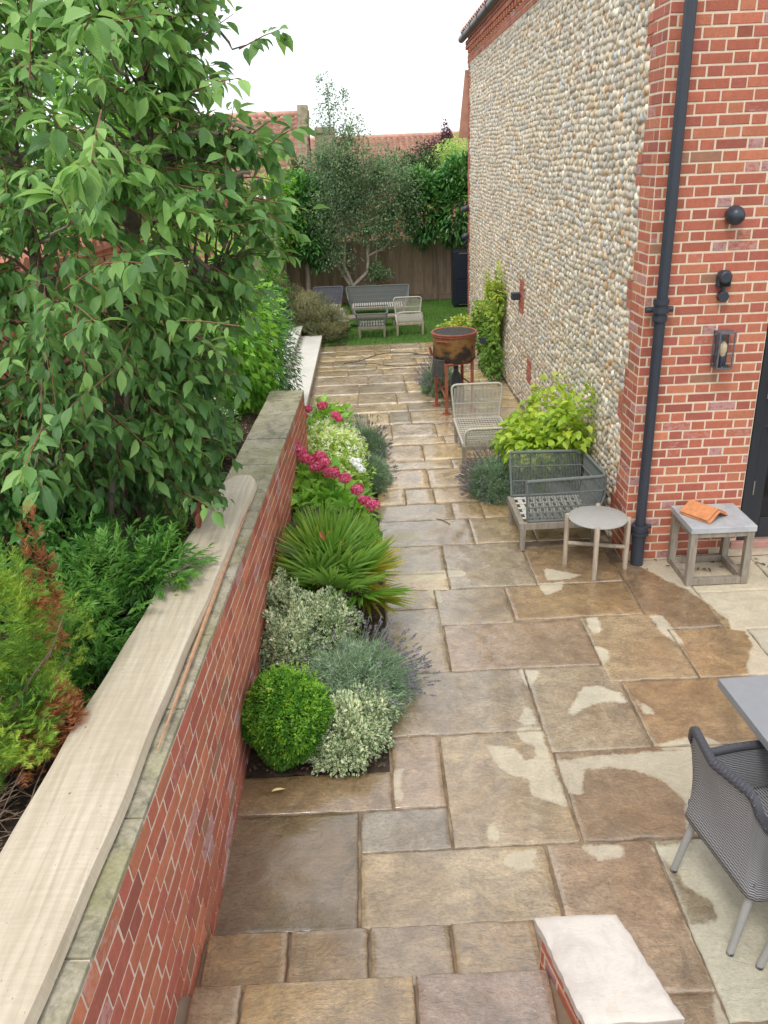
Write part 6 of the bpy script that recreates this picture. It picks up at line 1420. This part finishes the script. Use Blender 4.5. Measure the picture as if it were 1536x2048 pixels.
bx, by, br_ = 1.115, 10.85, .285; zt_ = 1.04
MB().lathe([(br_-.10, .66), (br_-.02, .665), (br_, .70), (br_, zt_), (br_-.006, zt_), (br_-.006, .71), (.0, .70)], bx, by, 48).build('drum', DRUM, bb, smooth=True)
MB().lathe([(br_+.004, zt_-.04), (br_+.016, zt_-.03), (br_+.012, zt_-.01), (br_+.026, zt_), (br_+.018, zt_+.012), (br_-.01, zt_+.008), (br_-.008, zt_-.03)], bx, by, 48, True).build('rim', RUST, bb, smooth=True)
mb = MB(); MB().lathe([(br_-.012, zt_-.012), (0, zt_-.013)], bx, by, 32).build('coal_bed', simple('ash_black', (.03, .028, .028), .95, .5, 40, 0, .8), bb)
for i in range(-8, 9):
    o_x = i*.031; hl = math.sqrt(max(0, (br_-.012)**2-o_x**2)); mb.tube([(bx+o_x, by-hl, zt_+.004), (bx+o_x, by+hl, zt_+.004)], .0055, 6); mb.tube([(bx-hl, by+o_x, zt_+.000), (bx+hl, by+o_x, zt_+.000)], .0050, 6)
mb.build('grill', GRIL, bb, smooth=True)
lg4 = [(.98, 10.55), (.88, 11.0), (1.34, 10.72), (1.25, 11.12)]; z1 = .66
for (x, y) in lg4:
    mb = MB(); mb.box(x-.022, x+.022, y-.022, y-.016, 0.01, z1+.02); mb.box(x+.016, x+.0219, y-.0159, y+.022, 0.01, z1+.02); l_ = mb.build('leg', RUST, bb)
    mb = MB(); mb.tube([(x, y, 0), (x, y, .012)], .06, 14); mb.build('foot', RUST, l_)
mb = MB()
for a_, b_ in ((0, 2), (2, 3), (3, 1), (1, 0)): mb.tube([(*lg4[a_], z1), (*lg4[b_], z1)], .02, 4)
mb.tube([(lg4[0][0], lg4[0][1], .2), (lg4[1][0], lg4[1][1], .45)], .015, 4); mb.tube([(lg4[1][0], lg4[1][1], .2), (lg4[0][0], lg4[0][1], .4)], .012, 4); mb.tube([(*lg4[2], .35), (*lg4[3], .35)], .012, 4); mb.build('stand_frame', RUST, bb)
mb = MB(); mb.tube([(bx+.27, by-.1, .93), (bx+.37, by-.12, .93)], .012, 6); mb.build('axle', IRON, bb); mb = MB(); mb.tube([(bx+.365, by-.135, .93), (bx+.375, by-.10, .93)], .045, 16); mb.build('crank_knob', IRON, bb, smooth=True)
mb = MB(); mb.hexa([(.80, 10.62, .50), (.93, 10.58, .50), (.93, 10.8, .50), (.80, 10.84, .50)], [(.84, 10.64, .72), (.97, 10.6, .72), (.97, 10.8, .72), (.84, 10.84, .72)]); mb.build('ash_door', GRIL, bb, .004)
mb = MB(); mb.tube([(bx-.25, by-.17, .955), (bx-.12, by-.30, .965), (bx-.08, by-.285, .95)], .012, 6); mb.tube([(bx-.30, by-.02, .74), (bx-.33, by-.03, .86)], .02, 6); mb.build('bracket', RUST, bb)
sg_ = thing('gas_bottle', (1.16, 11.0, 0), 0, 'dark grey cylinder standing under the barbecue drum', 'cylinder'); MB().lathe([(.06, .0), (.075, .02), (.08, .3), (.07, .40), (.04, .45), (.03, .5)], 1.16, 11.05, 20).build('body', simple('slate_metal', (.08, .10, .12), .5, .2), sg_, smooth=True)
MB().tube([(1.16, 11.05, .5), (1.16, 11.05, .54)], .035, 12).build('valve', IRON, sg_)
# ---- cable on the paving and odd twigs
mb = MB(); CP = [PZ(u, v, .008) for u, v in ((688, 727), (720, 722), (745, 712), (770, 706), (810, 704), (850, 709), (872, 712))]; mb.tube(round_pts(CP, .1, 3), .006, 5)
CP = [PZ(u, v, .008) for u, v in ((700, 727), (740, 726), (775, 731), (810, 732), (850, 728))]; mb.tube(round_pts(CP, .1, 3), .005, 5); tag(mb.build('thin_cable', IRON, origin=CP[0]), 'thin dark cable looping across the far paving beside the barbecue', 'cable')
mb = MB(); mb.tube([PZ(u, v, .008) for u, v in ((873, 1037), (885, 1040), (900, 1048))], .004, 5); tag(mb.build('twig', TWIG, origin=PZ(885, 1040, 0)), 'thin dark twig lying on the wet paving left of the corner seat', 'twig')
o = foliage('fallen_leaf', [inst(tl_, np.array([PZ(543, 1583, .02)]), np.array([[.9, .3, 0]]), np.array([[0, 0, 1.]]), .075, .5)], FAL); tag(o, 'narrow yellow green leaf on the brown slab in front of the planting bed', 'leaf')
def scatter_leaves(label, x0, x1, y0, y1, n, z=.01, s_=.04):
    for i in range(n):
        a_ = random.uniform(0, 6.28); o = foliage('dry_leaf', [inst(T_leaf(.3, .4, .4), np.array([[random.uniform(x0, x1), random.uniform(y0, y1), z]]), np.array([[math.cos(a_), math.sin(a_), .1]]), np.array([[.2, 0, 1.]]), s_*random.uniform(.7, 1.4), random.random())], LIT); tag(o, label, 'leaf', 'dry leaves along the front wall')
scatter_leaves('curled brown dry leaf on the paving along the front wall under the side tables', 2.05, 3.2, 5.85, 6.07, 26)
dead = thing('dead_leaf_cluster', tuple(PY(402, 1030, 4.6)), 0, 'cluster of curled rust brown dead leaves hanging from the cherry above the board', 'dead leaves')
pp = []; RL = leafmat('rust_leaf', (.17, .05, .03), (.26, .085, .05), (.38, .15, .09), .6, .1)
for u, v, s_ in ((400, 1005, .10), (395, 1030, .11), (404, 1045, .12), (400, 1020, .09)): P_ = np.array([PY(u, v-22, 4.6)]); pp.append(inst(T_leaf(.5, .6, .4), P_, np.array([[random.gauss(0, .3), random.gauss(0, .3), -1]]), np.array([[random.gauss(0, .5), -1, .2]]), s_, random.random()))
foliage('leaves', pp, RL, dead, smooth=True)
